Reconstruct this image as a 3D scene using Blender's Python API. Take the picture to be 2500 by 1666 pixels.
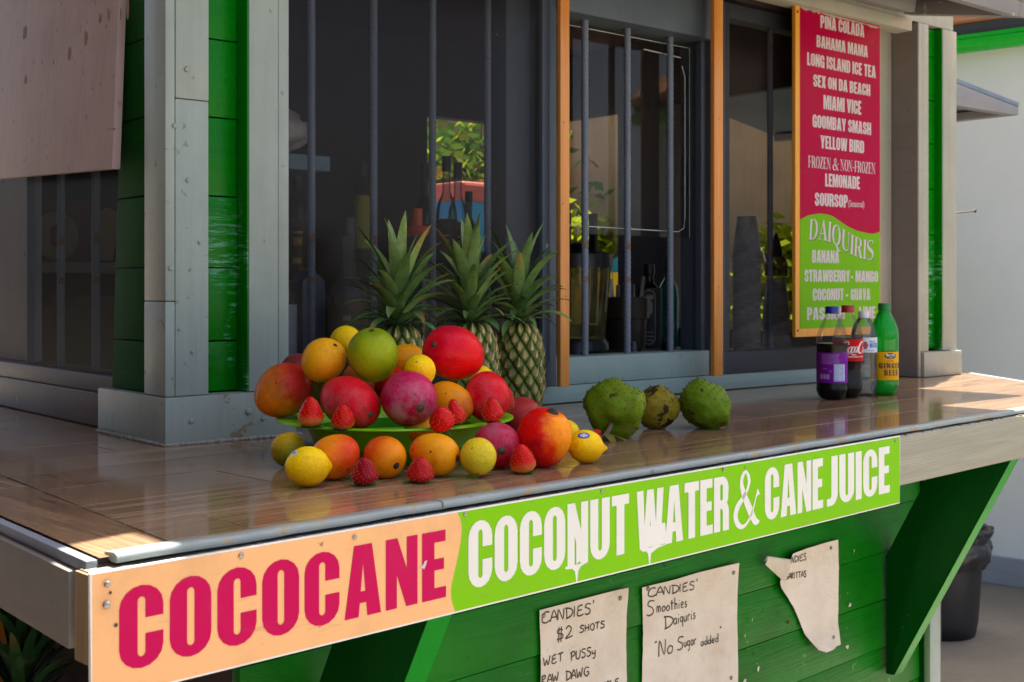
import bpy, bmesh, math, random
from mathutils import Vector, Matrix, noise as mnoise
from mathutils.geometry import tessellate_polygon
for o in list(bpy.data.objects): bpy.data.objects.remove(o)
S = bpy.context.scene
COL = S.collection
rad = math.radians
random.seed(7)

# ------------------------------------------------------------------ camera, sky, sun, exposure
ANG = rad(49.8)                         # heading of the view, measured from the shop front
FWD = Vector((math.cos(ANG), math.sin(ANG), 0)); RGT = Vector((math.sin(ANG), -math.cos(ANG), 0)); UP = Vector((0, 0, 1))
cd = bpy.data.cameras.new('camera'); cam = bpy.data.objects.new('camera', cd); COL.objects.link(cam)
cam.location = (0, 0, 1.32); cam.rotation_euler = (rad(90), 0, ANG - rad(90))
cd.sensor_width = 36; cd.lens = 43.2; cd.shift_y = -0.0512; cd.clip_start = .05; cd.clip_end = 500
cd.dof.use_dof = True; cd.dof.focus_distance = 1.9; cd.dof.aperture_fstop = 13
S.camera = cam
TOSUN = Vector((.30, .14, 1)).normalized()
W = bpy.data.worlds.new('World'); S.world = W; W.use_nodes = True
wn = W.node_tree.nodes; wl = W.node_tree.links
sky = wn.new('ShaderNodeTexSky'); sky.sky_type = 'NISHITA'; sky.sun_disc = False
sky.sun_elevation = math.asin(TOSUN.z); sky.sun_rotation = math.atan2(TOSUN.x, TOSUN.y)
sky.air_density = .6; sky.dust_density = 3.5; sky.ozone_density = 1.0
bg = wn['Background']; bg.inputs[1].default_value = 0.10
tint = wn.new('ShaderNodeMix'); tint.data_type = 'RGBA'; tint.blend_type = 'MULTIPLY'; tint.inputs[0].default_value = 1; tint.inputs[7].default_value = (1.0, .95, .86, 1)
wl.new(sky.outputs[0], tint.inputs[6]); wl.new(tint.outputs[2], bg.inputs[0])
sl = bpy.data.lights.new('sun', 'SUN'); sl.energy = 4.0; sl.angle = rad(.5); sl.color = (1, .95, .86)
so = bpy.data.objects.new('sun', sl); COL.objects.link(so); so.rotation_euler = TOSUN.to_track_quat('Z', 'Y').to_euler()
S.view_settings.view_transform = 'Standard'; S.view_settings.look = 'None'
S.view_settings.exposure = 2.45; S.view_settings.gamma = 1
S.cycles.max_bounces = 10; S.cycles.transparent_max_bounces = 16; S.cycles.diffuse_bounces = 5
S.cycles.sample_clamp_indirect = 6; S.cycles.caustics_reflective = False; S.cycles.caustics_refractive = False

# ------------------------------------------------------------------ object helpers
def tag(o, label=None, cat=None, group=None, kind=None):
    if label: o['label'] = label
    if cat: o['category'] = cat
    if group: o['group'] = group
    if kind: o['kind'] = kind
    return o
def empty(name, loc, label, cat, group=None, rot=(0, 0, 0)):
    o = bpy.data.objects.new(name, None); COL.objects.link(o); o.location = loc; o.rotation_euler = rot
    o.empty_display_size = .05
    return tag(o, label, cat, group)
class B:
    """collects shapes into one bmesh"""
    def __init__(s): s.bm = bmesh.new(); s.layer = None
    def _t(s, vs, M):
        if M is not None: bmesh.ops.transform(s.bm, matrix=M, verts=vs)
    def face(s, pts, mi=0, M=None):
        vs = [s.bm.verts.new(p) for p in pts]; f = s.bm.faces.new(vs); f.material_index = mi; s._t(vs, M); return f
    def box(s, x0, x1, y0, y1, z0, z1, bev=.0015, mi=0, M=None, wob=0):
        r = bmesh.ops.create_cube(s.bm, size=1)['verts']
        for v in r:
            v.co = Vector(((x0+x1)/2 + v.co.x*(x1-x0), (y0+y1)/2 + v.co.y*(y1-y0), (z0+z1)/2 + v.co.z*(z1-z0)))
            if wob: v.co += Vector((random.uniform(-wob, wob) for _ in range(3)))
        fs = {f for v in r for f in v.link_faces}
        if bev:
            es = {e for v in r for e in v.link_edges}
            rr = bmesh.ops.bevel(s.bm, geom=list(es), offset=bev, segments=2, affect='EDGES', profile=.6)
            fs = {f for v in rr['verts'] for f in v.link_faces}
        for f in fs: f.material_index = mi
        vs = list({v for f in fs for v in f.verts}); s._t(vs, M); return vs
    def prism(s, pts, ext, mi=0, M=None, bev=0):
        ext = Vector(ext); a = [s.bm.verts.new(p) for p in pts]; b = [s.bm.verts.new(Vector(p) + ext) for p in pts]
        n = len(pts); fs = [s.bm.faces.new(a), s.bm.faces.new(b[::-1])]
        for i in range(n): fs.append(s.bm.faces.new((a[i], b[i], b[(i+1) % n], a[(i+1) % n])))
        bmesh.ops.recalc_face_normals(s.bm, faces=fs)
        if bev:
            es = {e for f in fs for e in f.edges}
            rr = bmesh.ops.bevel(s.bm, geom=list(es), offset=bev, segments=2, affect='EDGES', profile=.6)
            fs = list({f for v in rr['verts'] for f in v.link_faces})
        for f in fs: f.material_index = mi
        s._t(list({v for f in fs for v in f.verts}), M)
    def lathe(s, prof, seg=32, mi=0, M=None, a0=0, a1=2*math.pi, rf=None):
        full = abs(a1 - a0 - 2*math.pi) < 1e-6; n = seg if full else seg + 1; rows = []; allv = []
        for (r, z) in prof:
            if r < 1e-6: row = [s.bm.verts.new((0, 0, z))]
            else:
                row = []
                for i in range(n):
                    a = a0 + (a1 - a0)*i/seg; q = r if rf is None else rf(r, a, z)
                    row.append(s.bm.verts.new((q*math.cos(a), q*math.sin(a), z)))
            rows.append(row); allv += row
        for p, q in zip(rows, rows[1:]):
            m = n if full else n - 1
            for i in range(m):
                j = (i+1) % n
                if len(p) == 1 and len(q) == 1: continue
                if len(p) == 1: vs = (p[0], q[j], q[i])
                elif len(q) == 1: vs = (p[i], p[j], q[0])
                else: vs = (p[i], p[j], q[j], q[i])
                try: s.bm.faces.new(vs).material_index = mi
                except ValueError: pass
        s._t(allv, M); return allv
    def tube(s, pts, r, seg=8, mi=0, M=None, cap=True):
        pts = [Vector(p) for p in pts]; n = len(pts); rows = []
        if not hasattr(r, '__len__'): r = [r]*n
        ref = Vector((0, 0, 1))
        for i, p in enumerate(pts):
            t = (pts[min(i+1, n-1)] - pts[max(i-1, 0)]).normalized()
            a = ref.cross(t)
            if a.length < .05: a = Vector((1, 0, 0)).cross(t)
            a.normalize(); b = t.cross(a)
            rows.append([s.bm.verts.new(p + (a*math.cos(2*math.pi*k/seg) + b*math.sin(2*math.pi*k/seg))*r[i]) for k in range(seg)])
        for p, q in zip(rows, rows[1:]):
            for k in range(seg):
                s.bm.faces.new((p[k], p[(k+1) % seg], q[(k+1) % seg], q[k])).material_index = mi
        if cap:
            s.bm.faces.new(rows[0][::-1]).material_index = mi; s.bm.faces.new(rows[-1]).material_index = mi
        s._t([v for w in rows for v in w], M)
    def grid(s, fn, nu, nv, mi=0, M=None, close_u=False):
        rows = [[s.bm.verts.new(fn(i/(nu if close_u else nu), j/nv)) for i in range(nu if close_u else nu+1)] for j in range(nv+1)]
        for j in range(nv):
            for i in range(nu):
                k = (i+1) % len(rows[0])
                s.bm.faces.new((rows[j][i], rows[j][k], rows[j+1][k], rows[j+1][i])).material_index = mi
        s._t([v for r in rows for v in r], M); return rows
    def ico(s, c, r, sub=1, mi=0, sc=(1, 1, 1), M=None):
        vs = bmesh.ops.create_icosphere(s.bm, subdivisions=sub, radius=r)['verts']
        for v in vs: v.co = Vector((v.co.x*sc[0], v.co.y*sc[1], v.co.z*sc[2]))
        if M is not None: bmesh.ops.transform(s.bm, matrix=M, verts=vs)
        for v in vs: v.co += Vector(c)
        for f in {f for v in vs for f in v.link_faces}: f.material_index = mi
        return vs
    def done(s, name, mats, parent=None, smooth=False, loc=None, recalc=True, auto=None):
        if recalc: bmesh.ops.recalc_face_normals(s.bm, faces=s.bm.faces[:])
        me = bpy.data.meshes.new(name); s.bm.to_mesh(me); s.bm.free()
        for m in (mats if isinstance(mats, (list, tuple)) else [mats]): me.materials.append(m)
        if smooth:
            for p in me.polygons: p.use_smooth = True
            if auto: me.set_sharp_from_angle(angle=rad(auto))
        o = bpy.data.objects.new(name, me); COL.objects.link(o)
        if loc: o.location = loc
        if parent is not None:
            o.parent = parent
        return o
def wpar(o, root):
    """child modelled in world coordinates under an Empty/part: undo the root's placement"""
    r = root
    while r.parent is not None: r = r.parent
    if o.parent is r: o.matrix_parent_inverse = Matrix.LocRotScale(r.location, r.rotation_euler, None).inverted()
    return o
def copy_tree(o, parent=None):
    c = o.copy(); COL.objects.link(c)
    if parent is not None: c.parent = parent
    for ch in list(o.children): copy_tree(ch, c)
    return c

def head_mesh(name, r, mat, flat=.35):
    b = B(); b.lathe([(0, r*flat), (r*.55, r*flat*.95), (r*.9, r*flat*.55), (r, 0), (0, 0)], 14); return b.done(name, mat, smooth=True)
def studs(parent, proto, pts, M=None):
    """pts: (location, outward direction, scale); the first use moves proto itself"""
    out = []
    for i, (p, d, sc) in enumerate(pts):
        o = proto if proto.parent is None else proto.copy()
        if o is not proto: COL.objects.link(o)
        o.parent = parent; o.location = p; o.rotation_euler = Vector(d).to_track_quat('Z', 'Y').to_euler(); o.scale = (sc,)*3; out.append(o)
    return out

# ------------------------------------------------------------------ material helpers
class N:
    def __init__(s, name):
        s.m = bpy.data.materials.new(name); s.m.use_nodes = True; s.t = s.m.node_tree; s.n = s.t.nodes; s.l = s.t.links
        s.b = s.n['Principled BSDF']; s.out = s.n['Material Output']
    def new(s, t, **k):
        q = s.n.new('ShaderNode' + t)
        for a, v in k.items():
            if a in q.inputs: s.set(q.inputs[a], v)
            else: setattr(q, a, v)
        return q
    def set(s, inp, v):
        if isinstance(v, bpy.types.NodeSocket): s.l.new(v, inp)
        elif isinstance(v, (tuple, list)) and len(v) == 3 and inp.type == 'RGBA': inp.default_value = (*v, 1)
        else: inp.default_value = v
    def P(s, **k):
        for a, v in k.items(): s.set(s.b.inputs[a.replace('_', ' ')], v)
        return s
    def obj(s): 
        return s.new('TexCoord').outputs['Object']
    def mapv(s, vec, sc=(1, 1, 1), loc=(0, 0, 0), rot=(0, 0, 0)):
        q = s.new('Mapping'); s.set(q.inputs[0], vec); q.inputs[3].default_value = sc; q.inputs[1].default_value = loc; q.inputs[2].default_value = rot; return q.outputs[0]
    def noise(s, vec, scale, detail=4, rough=.55, dist=0):
        q = s.new('TexNoise'); s.set(q.inputs['Vector'], vec); q.inputs['Scale'].default_value = scale; q.inputs['Detail'].default_value = detail
        q.inputs['Roughness'].default_value = rough; q.inputs['Distortion'].default_value = dist; return q.outputs['Fac']
    def ramp(s, fac, a, b, c0=(0, 0, 0), c1=(1, 1, 1), interp='LINEAR'):
        q = s.new('ValToRGB'); s.set(q.inputs[0], fac); e = q.color_ramp.elements; q.color_ramp.interpolation = interp
        e[0].position = a; e[1].position = b; e[0].color = (*c0, 1); e[1].color = (*c1, 1); return q.outputs[0]
    def mix(s, fac, a, b, mode='MIX'):
        q = s.new('Mix', data_type='RGBA', blend_type=mode); s.set(q.inputs[0], fac); s.set(q.inputs[6], a); s.set(q.inputs[7], b); return q.outputs[2]
    def math(s, op, a, b=0.0, clamp=False):
        q = s.new('Math', operation=op, use_clamp=clamp); s.set(q.inputs[0], a); s.set(q.inputs[1], b); return q.outputs[0]
    def dot(s, vec, d):
        q = s.new('VectorMath', operation='DOT_PRODUCT'); s.set(q.inputs[0], vec); q.inputs[1].default_value = d; return q.outputs['Value']
    def bump(s, h, strength=.3, dist=.002, prev=None):
        q = s.new('Bump'); s.set(q.inputs['Height'], h); q.inputs['Strength'].default_value = strength; q.inputs['Distance'].default_value = dist
        if prev is not None: s.set(q.inputs['Normal'], prev)
        s.set(s.b.inputs['Normal'], q.outputs[0]); return q.outputs[0]

def plain(name, c, rough=.5, metal=0, spec=.5, **k):
    m = N(name); v = m.obj(); f = m.noise(v, 35, 4)
    m.P(Base_Color=m.mix(m.ramp(f, .3, .75), tuple(x*.86 for x in c), tuple(min(1, x*1.1) for x in c)), Roughness=rough, Metallic=metal)
    m.b.inputs['Specular IOR Level'].default_value = spec
    m.P(**k); return m.m
def paint(name, c, c2, chip=(.35, .30, .22), rough=.45, chips=.0, axis=2, grain=.25, dirt=(.12, .11, .09), dirt_amt=.35, scale=1.0, brush_glare=None):
    """old brushed paint over wood: long faint grain, mottling, dirt specks, a few chips"""
    k_ = .86 if min(c) > .02 else .95; c = tuple(x*k_ for x in c); c2 = tuple(x*k_ for x in c2)
    m = N(name); v = m.obj(); sc = [70*scale]*3; sc[axis] = 3.5*scale
    g = m.noise(m.mapv(v, tuple(sc)), 1.0, 5, .6, .6); mott = m.noise(v, 5*scale, 5, .6); fine = m.noise(v, 160*scale, 3)
    col = m.mix(m.ramp(mott, .3, .7), c, c2)
    col = m.mix(m.math('MULTIPLY', m.ramp(g, .45, .75), .22), col, tuple(x*.55 for x in c), 'MIX')
    sp = m.ramp(m.noise(v, 55*scale, 2, .4), .70, .76); col = m.mix(m.math('MULTIPLY', sp, dirt_amt), col, dirt)
    big = m.ramp(m.noise(m.mapv(v, loc=(3, 1, 7)), 2.3*scale, 6, .65), .5, .72); col = m.mix(m.math('MULTIPLY', big, dirt_amt*.45), col, dirt)
    if chips:
        ch = m.ramp(m.noise(m.mapv(v, loc=(9, 4, 2)), 24*scale, 4, .6), .74-chips, .755-chips); col = m.mix(ch, col, chip)
    if brush_glare:  # pale streaks: glare on the brush marks painted into the lower boards
        zc, zr = brush_glare[1]
        sep = m.new('SeparateXYZ'); m.set(sep.inputs[0], v)
        hz = m.noise(m.mapv(v, (18, 18, 150)), 1.0, 5, .75, .4)
        msk = m.noise(m.mapv(v, (16, 16, 6), loc=(brush_glare[2], 0, 3)), 1.0, 3)
        low = m.new('MapRange'); m.set(low.inputs[0], sep.outputs[2]); low.inputs[1].default_value = zc+zr; low.inputs[2].default_value = zc-zr
        f = m.math('MULTIPLY', m.ramp(hz, .50, .60), m.math('MULTIPLY', m.ramp(msk, .48, .56), m.ramp(low.outputs[0], .15, .5)))
        col = m.mix(m.math('MULTIPLY', f, .8), col, brush_glare[0])
    m.P(Base_Color=col, Roughness=m.math('ADD', m.math('MULTIPLY', fine, .25), rough-.12))
    h = m.math('ADD', m.math('MULTIPLY', g, grain), m.math('ADD', m.math('MULTIPLY', fine, .25), m.math('MULTIPLY', mott, .5)))
    m.b.inputs['Specular IOR Level'].default_value = .3 if min(c) > .02 else .16; m.bump(h, .5, .0022); return m.m
def wood(name, c, c2, axis=0, rough=.5, scale=1.0, knots=False, contrast=.8):
    m = N(name); v = m.obj(); sc = [60*scale]*3; sc[axis] = 2.2*scale
    wv = m.noise(v, 3*scale, 3); 
    g = m.noise(m.mapv(v, tuple(sc)), 1.0, 7, .65, 1.2); col = m.mix(m.ramp(g, .5-.2*contrast, .5+.2*contrast), c, c2)
    fine = m.noise(m.mapv(v, tuple(x*4 for x in sc)), 1, 3)
    if knots:
        w = m.new('TexWave', wave_type='BANDS', bands_direction='Z'); m.set(w.inputs['Vector'], m.mapv(v, (1.2, 1, 22)))
        w.inputs['Scale'].default_value = 3; w.inputs['Distortion'].default_value = 7; w.inputs['Detail'].default_value = 4; w.inputs['Detail Scale'].default_value = .55
        col = m.mix(m.math('MULTIPLY', m.ramp(w.outputs['Fac'], .0, .25, (1, 1, 1), (0, 0, 0)), .45), col, tuple(x*.5 for x in c))
    m.P(Base_Color=m.mix(m.math('MULTIPLY', m.ramp(fine, .5, .8), .3), col, tuple(x*.6 for x in c)), Roughness=rough)
    m.bump(m.math('ADD', g, fine), .35, .001); return m.m
def tile_mat(name, along):
    m = N(name); v = m.obj(); at = m.new('Attribute', attribute_name='tile'); off = m.new('VectorMath', operation='MULTIPLY_ADD')
    m.set(off.inputs[0], at.outputs['Color']); off.inputs[1].default_value = (5, 7, 3); m.set(off.inputs[2], v)
    p = off.outputs[0]; s1 = (2.6, 75, 20) if along == 0 else (75, 2.6, 20); s2 = (7, 320, 20) if along == 0 else (320, 7, 20)
    g = m.noise(m.mapv(p, s1), 1, 6, .62, .9); f = m.noise(m.mapv(p, s2), 1, 4, .6, .3); big = m.noise(p, 5, 3)
    sp = m.new('SeparateColor'); m.set(sp.inputs[0], at.outputs['Color'])
    base = m.mix(sp.outputs[0], (.31, .19, .108), (.40, .262, .158))
    col = m.mix(m.ramp(g, .34, .62), (.145, .077, .041), base); col = m.mix(m.math('MULTIPLY', m.ramp(f, .48, .68), .45), col, (.12, .066, .04))
    col = m.mix(m.math('MULTIPLY', m.ramp(big, .5, .8), .35), col, (.46, .31, .20))
    m.P(Base_Color=col, Roughness=m.math('ADD', .05, m.math('MULTIPLY', m.noise(v, 9, 4), .10)))
    m.b.inputs['Specular IOR Level'].default_value = .40
    m.bump(m.math('ADD', g, f), .04, .0006); return m.m
def clearmat(name, tint=(1, 1, 1), refl=.9, rough=.03, dirt=0.0, dirtc=(.5, .5, .5), base=0.04):
    """thin clear sheet: lets light through, mirrors at a slant, a little dust"""
    m = N(name); tr = m.new('BsdfTransparent'); m.set(tr.inputs[0], tint); gl = m.new('BsdfGlossy'); gl.inputs['Roughness'].default_value = rough
    fr = m.new('Fresnel'); fr.inputs[0].default_value = 1.45; fac = m.math('MULTIPLY', fr.outputs[0], refl, True)
    a = m.new('MixShader'); m.set(a.inputs[0], fac); m.l.new(tr.outputs[0], a.inputs[1]); m.l.new(gl.outputs[0], a.inputs[2]); last = a
    if dirt:
        d = m.new('BsdfDiffuse'); m.set(d.inputs[0], dirtc); v = m.obj()
        f = m.math('MULTIPLY', m.math('ADD', .4, m.ramp(m.noise(v, 14, 6, .7), .35, .8)), dirt, True)
        b = m.new('MixShader'); m.set(b.inputs[0], f); m.l.new(a.outputs[0], b.inputs[1]); m.l.new(d.outputs[0], b.inputs[2]); last = b
    m.l.new(last.outputs[0], m.out.inputs[0]); return m.m
def fruit_mat(name, c0, c1, direction, lo=-.3, hi=.6, c2=None, spots=.0, spotc=(.03, .018, .008), mott=.4, rough=.34, size=.04, pale=None, speck=(.8, .6, .25), bump=.12, split=None, seed=0):
    m = N(name); v = m.obj(); p = m.mapv(v, (1, 1, 1), (seed*1.37, seed*.71, seed*2.1))
    n1 = m.noise(p, 22, 6, .62, .3); n2 = m.noise(p, 60, 6, .7); d = m.math('DIVIDE', m.dot(v, direction), size)
    t = m.math('ADD', d, m.math('ADD', m.math('MULTIPLY', m.math('SUBTRACT', n1, .5), 2.2*mott), m.math('MULTIPLY', m.math('SUBTRACT', n2, .5), 2.0*mott)))
    col = m.mix(m.ramp(t, 0, 1) if False else m.new('MapRange', Value=t).outputs[0], c0, c1)
    mr = col.node.inputs[0].links[0].from_node; mr.inputs[1].default_value = lo; mr.inputs[2].default_value = hi; mr.interpolation_type = 'SMOOTHSTEP'
    if c2 is not None: col = m.mix(m.ramp(m.noise(m.mapv(p, loc=(3, 8, 1)), 16, 5, .6), .48, .72), col, c2)
    if pale is not None:
        q = m.math('MULTIPLY', m.ramp(m.math('DIVIDE', m.dot(v, pale[1]), size), .25, .95), m.ramp(m.noise(p, 30, 6, .7), .42, .62)); col = m.mix(m.math('MULTIPLY', q, pale[2]), col, pale[0])
    vo = m.new('TexVoronoi'); m.set(vo.inputs['Vector'], v); vo.inputs['Scale'].default_value = 330
    col = m.mix(m.math('MULTIPLY', m.ramp(vo.outputs['Distance'], .10, .24, (1, 1, 1), (0, 0, 0)), .16), col, speck)
    if spots:
        st = m.noise(m.mapv(p, (1, 1, 1), (5, 2, 9)), 34, 3, .5); col = m.mix(m.ramp(st, .74-spots, .77-spots), col, spotc)
        vs = m.new('TexVoronoi'); m.set(vs.inputs['Vector'], p); vs.inputs['Scale'].default_value = 75
        k = m.math('MULTIPLY', m.ramp(vs.outputs['Distance'], .09, .17, (1, 1, 1), (0, 0, 0)), m.ramp(n1, .5, .56)); col = m.mix(m.math('MULTIPLY', k, .9), col, spotc)
    v3 = m.new('TexVoronoi'); m.set(v3.inputs['Vector'], p); v3.inputs['Scale'].default_value = 140; col = m.mix(m.math('MULTIPLY', m.ramp(v3.outputs['Distance'], .12, .22, (1, 1, 1), (0, 0, 0)), .28), col, m.mix(1.0, col, (.35, .28, .25), 'MULTIPLY'))
    dk = m.ramp(m.noise(m.mapv(p, (1, 1, 1), (2, 6, 4)), 48, 6, .75), .50, .72); col = m.mix(m.math('MULTIPLY', dk, .5), col, m.mix(1.0, col, (.45, .35, .30), 'MULTIPLY'))
    m.P(Base_Color=col, Roughness=m.math('ADD', rough-.06, m.math('MULTIPLY', n2, .16)))
    m.b.inputs['Specular IOR Level'].default_value = .14; m.b.inputs['Subsurface Weight'].default_value = .03; m.b.inputs['Subsurface Radius'].default_value = (.006, .003, .001)
    m.bump(m.math('ADD', m.math('MULTIPLY', n2, .6), vo.outputs['Distance']), bump, .0012); return m.m

# ------------------------------------------------------------------ lettering: heavy condensed capitals, roman capitals and pen strokes
def arc(cx, cy, rx, ry, a0, a1, n=8): return [(cx + rx*math.cos(rad(a0+(a1-a0)*i/n)), cy + ry*math.sin(rad(a0+(a1-a0)*i/n))) for i in range(n+1)]
def oval(w0, w1, y0, y1, ry):
    rx = (w1-w0)/2; c = (w0+w1)/2; return arc(c, y1-ry, rx, ry, 0, 180) + arc(c, y0+ry, rx, ry, 180, 360)
def rect(x0, y0, x1, y1): return [(x0, y0), (x1, y0), (x1, y1), (x0, y1)]
s_ = .235
def glyphs():
    G = {}; w = .57
    G['I'] = (s_, [[rect(0, 0, s_, 1)]])
    G['O'] = (w, [[oval(0, w, 0, 1, .26), oval(s_, w-s_, .14, .86, .055)]])
    G['C'] = (w, [[[(w, .6)] + arc(w/2, .745, w/2, .255, 0, 180) + arc(w/2, .255, w/2, .255, 180, 360) + [(w, .41), (w-s_, .41)] + arc(w/2, .195, w/2-s_, .055, 0, -180) + arc(w/2, .805, w/2-s_, .055, 180, 0) + [(w-s_, .6)]]])
    G['G'] = (w, [[[(w, .63)] + arc(w/2, .745, w/2, .255, 0, 180) + arc(w/2, .255, w/2, .255, 180, 300) + [(w*.8, .07), (w*.86, 0), (w, 0), (w, .53), (.29, .53), (.29, .39), (w-s_, .39)] + arc(w/2, .195, w/2-s_, .055, 0, -180) + arc(w/2, .805, w/2-s_, .055, 180, 0) + [(w-s_, .63)]]])
    G['A'] = (.63, [[[(0, 0), (.16, 1), (.47, 1), (.63, 0), (.39, 0), (.37, .19), (.26, .19), (.24, 0)], [(.275, .35), (.355, .35), (.315, .74)]]])
    G['B'] = (w, [[[(0, 0)] + arc(.31, .25, .26, .25, -90, 40) + arc(.32, .76, .235, .24, -40, 90) + [(0, 1)], oval(s_, .335, .14, .44, .05), oval(s_, .335, .58, .86, .05)]])
    G['D'] = (w, [[[(0, 0)] + arc(.30, .25, .27, .25, -90, 0) + arc(.30, .75, .27, .25, 0, 90) + [(0, 1)], [(s_, .15)] + arc(.27, .2, .065, .05, -90, 0) + arc(.27, .8, .065, .05, 0, 90) + [(s_, .85)]]])
    G['E'] = (.46, [[[(0, 0), (.46, 0), (.46, .165), (s_, .165), (s_, .425), (.42, .425), (.42, .59), (s_, .59), (s_, .835), (.45, .835), (.45, 1), (0, 1)]]])
    G['F'] = (.44, [[[(0, 0), (s_, 0), (s_, .42), (.41, .42), (.41, .58), (s_, .58), (s_, .835), (.44, .835), (.44, 1), (0, 1)]]])
    G['H'] = (.6, [[[(0, 0), (s_, 0), (s_, .4), (.365, .4), (.365, 0), (.6, 0), (.6, 1), (.365, 1), (.365, .58), (s_, .58), (s_, 1), (0, 1)]]])
    G['J'] = (.40, [[[(0, 0), (.14, 0)] + arc(.16, .24, .24, .24, -90, 0) + [(.40, 1), (.165, 1), (.165, .2), (.13, .15), (0, .15)]]])
    G['L'] = (.43, [[[(0, 0), (.43, 0), (.43, .17), (s_, .17), (s_, 1), (0, 1)]]])
    G['M'] = (.78, [[[(0, 0), (.2, 0), (.2, .62), (.315, 0), (.465, 0), (.58, .62), (.58, 0), (.78, 0), (.78, 1), (.49, 1), (.39, .47), (.29, 1), (0, 1)]]])
    G['N'] = (.58, [[[(0, 0), (.2, 0), (.2, .47), (.37, 0), (.58, 0), (.58, 1), (.38, 1), (.38, .55), (.21, 1), (0, 1)]]])
    G['P'] = (.54, [[[(0, 0), (s_, 0), (s_, .38)] + arc(.29, .63, .25, .25, -90, 0) + arc(.29, .75, .25, .25, 0, 90) + [(0, 1)], oval(s_, .33, .53, .86, .05)]])
    G['R'] = (w, [[[(0, 0), (s_, 0), (s_, .41), (.30, .41), (.335, .36), (.335, 0), (w, 0), (w, .36), (.545, .45), (.49, .50), (.545, .58)] + arc(.32, .76, .24, .24, -15, 90) + [(0, 1)], oval(s_, .335, .56, .86, .05)]])
    G['S'] = (.56, [[[(.56, .66)] + arc(.28, .755, .28, .245, 0, 180) + [(0, .66), (.05, .57), (.325, .38)] + arc(.28, .2, .045, .055, 0, -180) + [(.235, .36), (0, .36)] + arc(.28, .245, .28, .245, 180, 360) + [(.56, .36), (.52, .45), (.235, .66)] + arc(.28, .8, .045, .055, 180, 0) + [(.325, .66)]]])
    G['T'] = (.52, [[[(.14, 0), (.38, 0), (.38, .83), (.52, .83), (.52, 1), (0, 1), (0, .83), (.14, .83)]]])
    G['U'] = (w, [[[(0, 1), (0, .25)] + arc(w/2, .25, w/2, .25, 180, 360) + [(w, 1), (w-s_, 1)] + arc(w/2, .2, w/2-s_, .055, 0, -180) + [(s_, 1)]]])
    G['V'] = (.6, [[[(0, 1), (.18, 0), (.42, 0), (.6, 1), (.36, 1), (.30, .36), (.24, 1)]]])
    G['W'] = (.9, [[[(0, 1), (.10, 0), (.38, 0), (.45, .48), (.52, 0), (.80, 0), (.90, 1), (.68, 1), (.64, .42), (.56, 1), (.34, 1), (.26, .42), (.22, 1)]]])
    G['X'] = (.6, [[[(0, 0), (.23, 0), (.30, .25), (.37, 0), (.6, 0), (.44, .51), (.59, 1), (.36, 1), (.30, .77), (.24, 1), (.01, 1), (.16, .51)]]])
    G['Y'] = (.6, [[[(.18, 0), (.42, 0), (.42, .38), (.6, 1), (.365, 1), (.30, .62), (.235, 1), (0, 1), (.18, .38)]]])
    G['-'] = (.24, [[rect(0, .32, .24, .50)]]); G[' '] = (.2, [])
    return G
IMPACT = glyphs()
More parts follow.
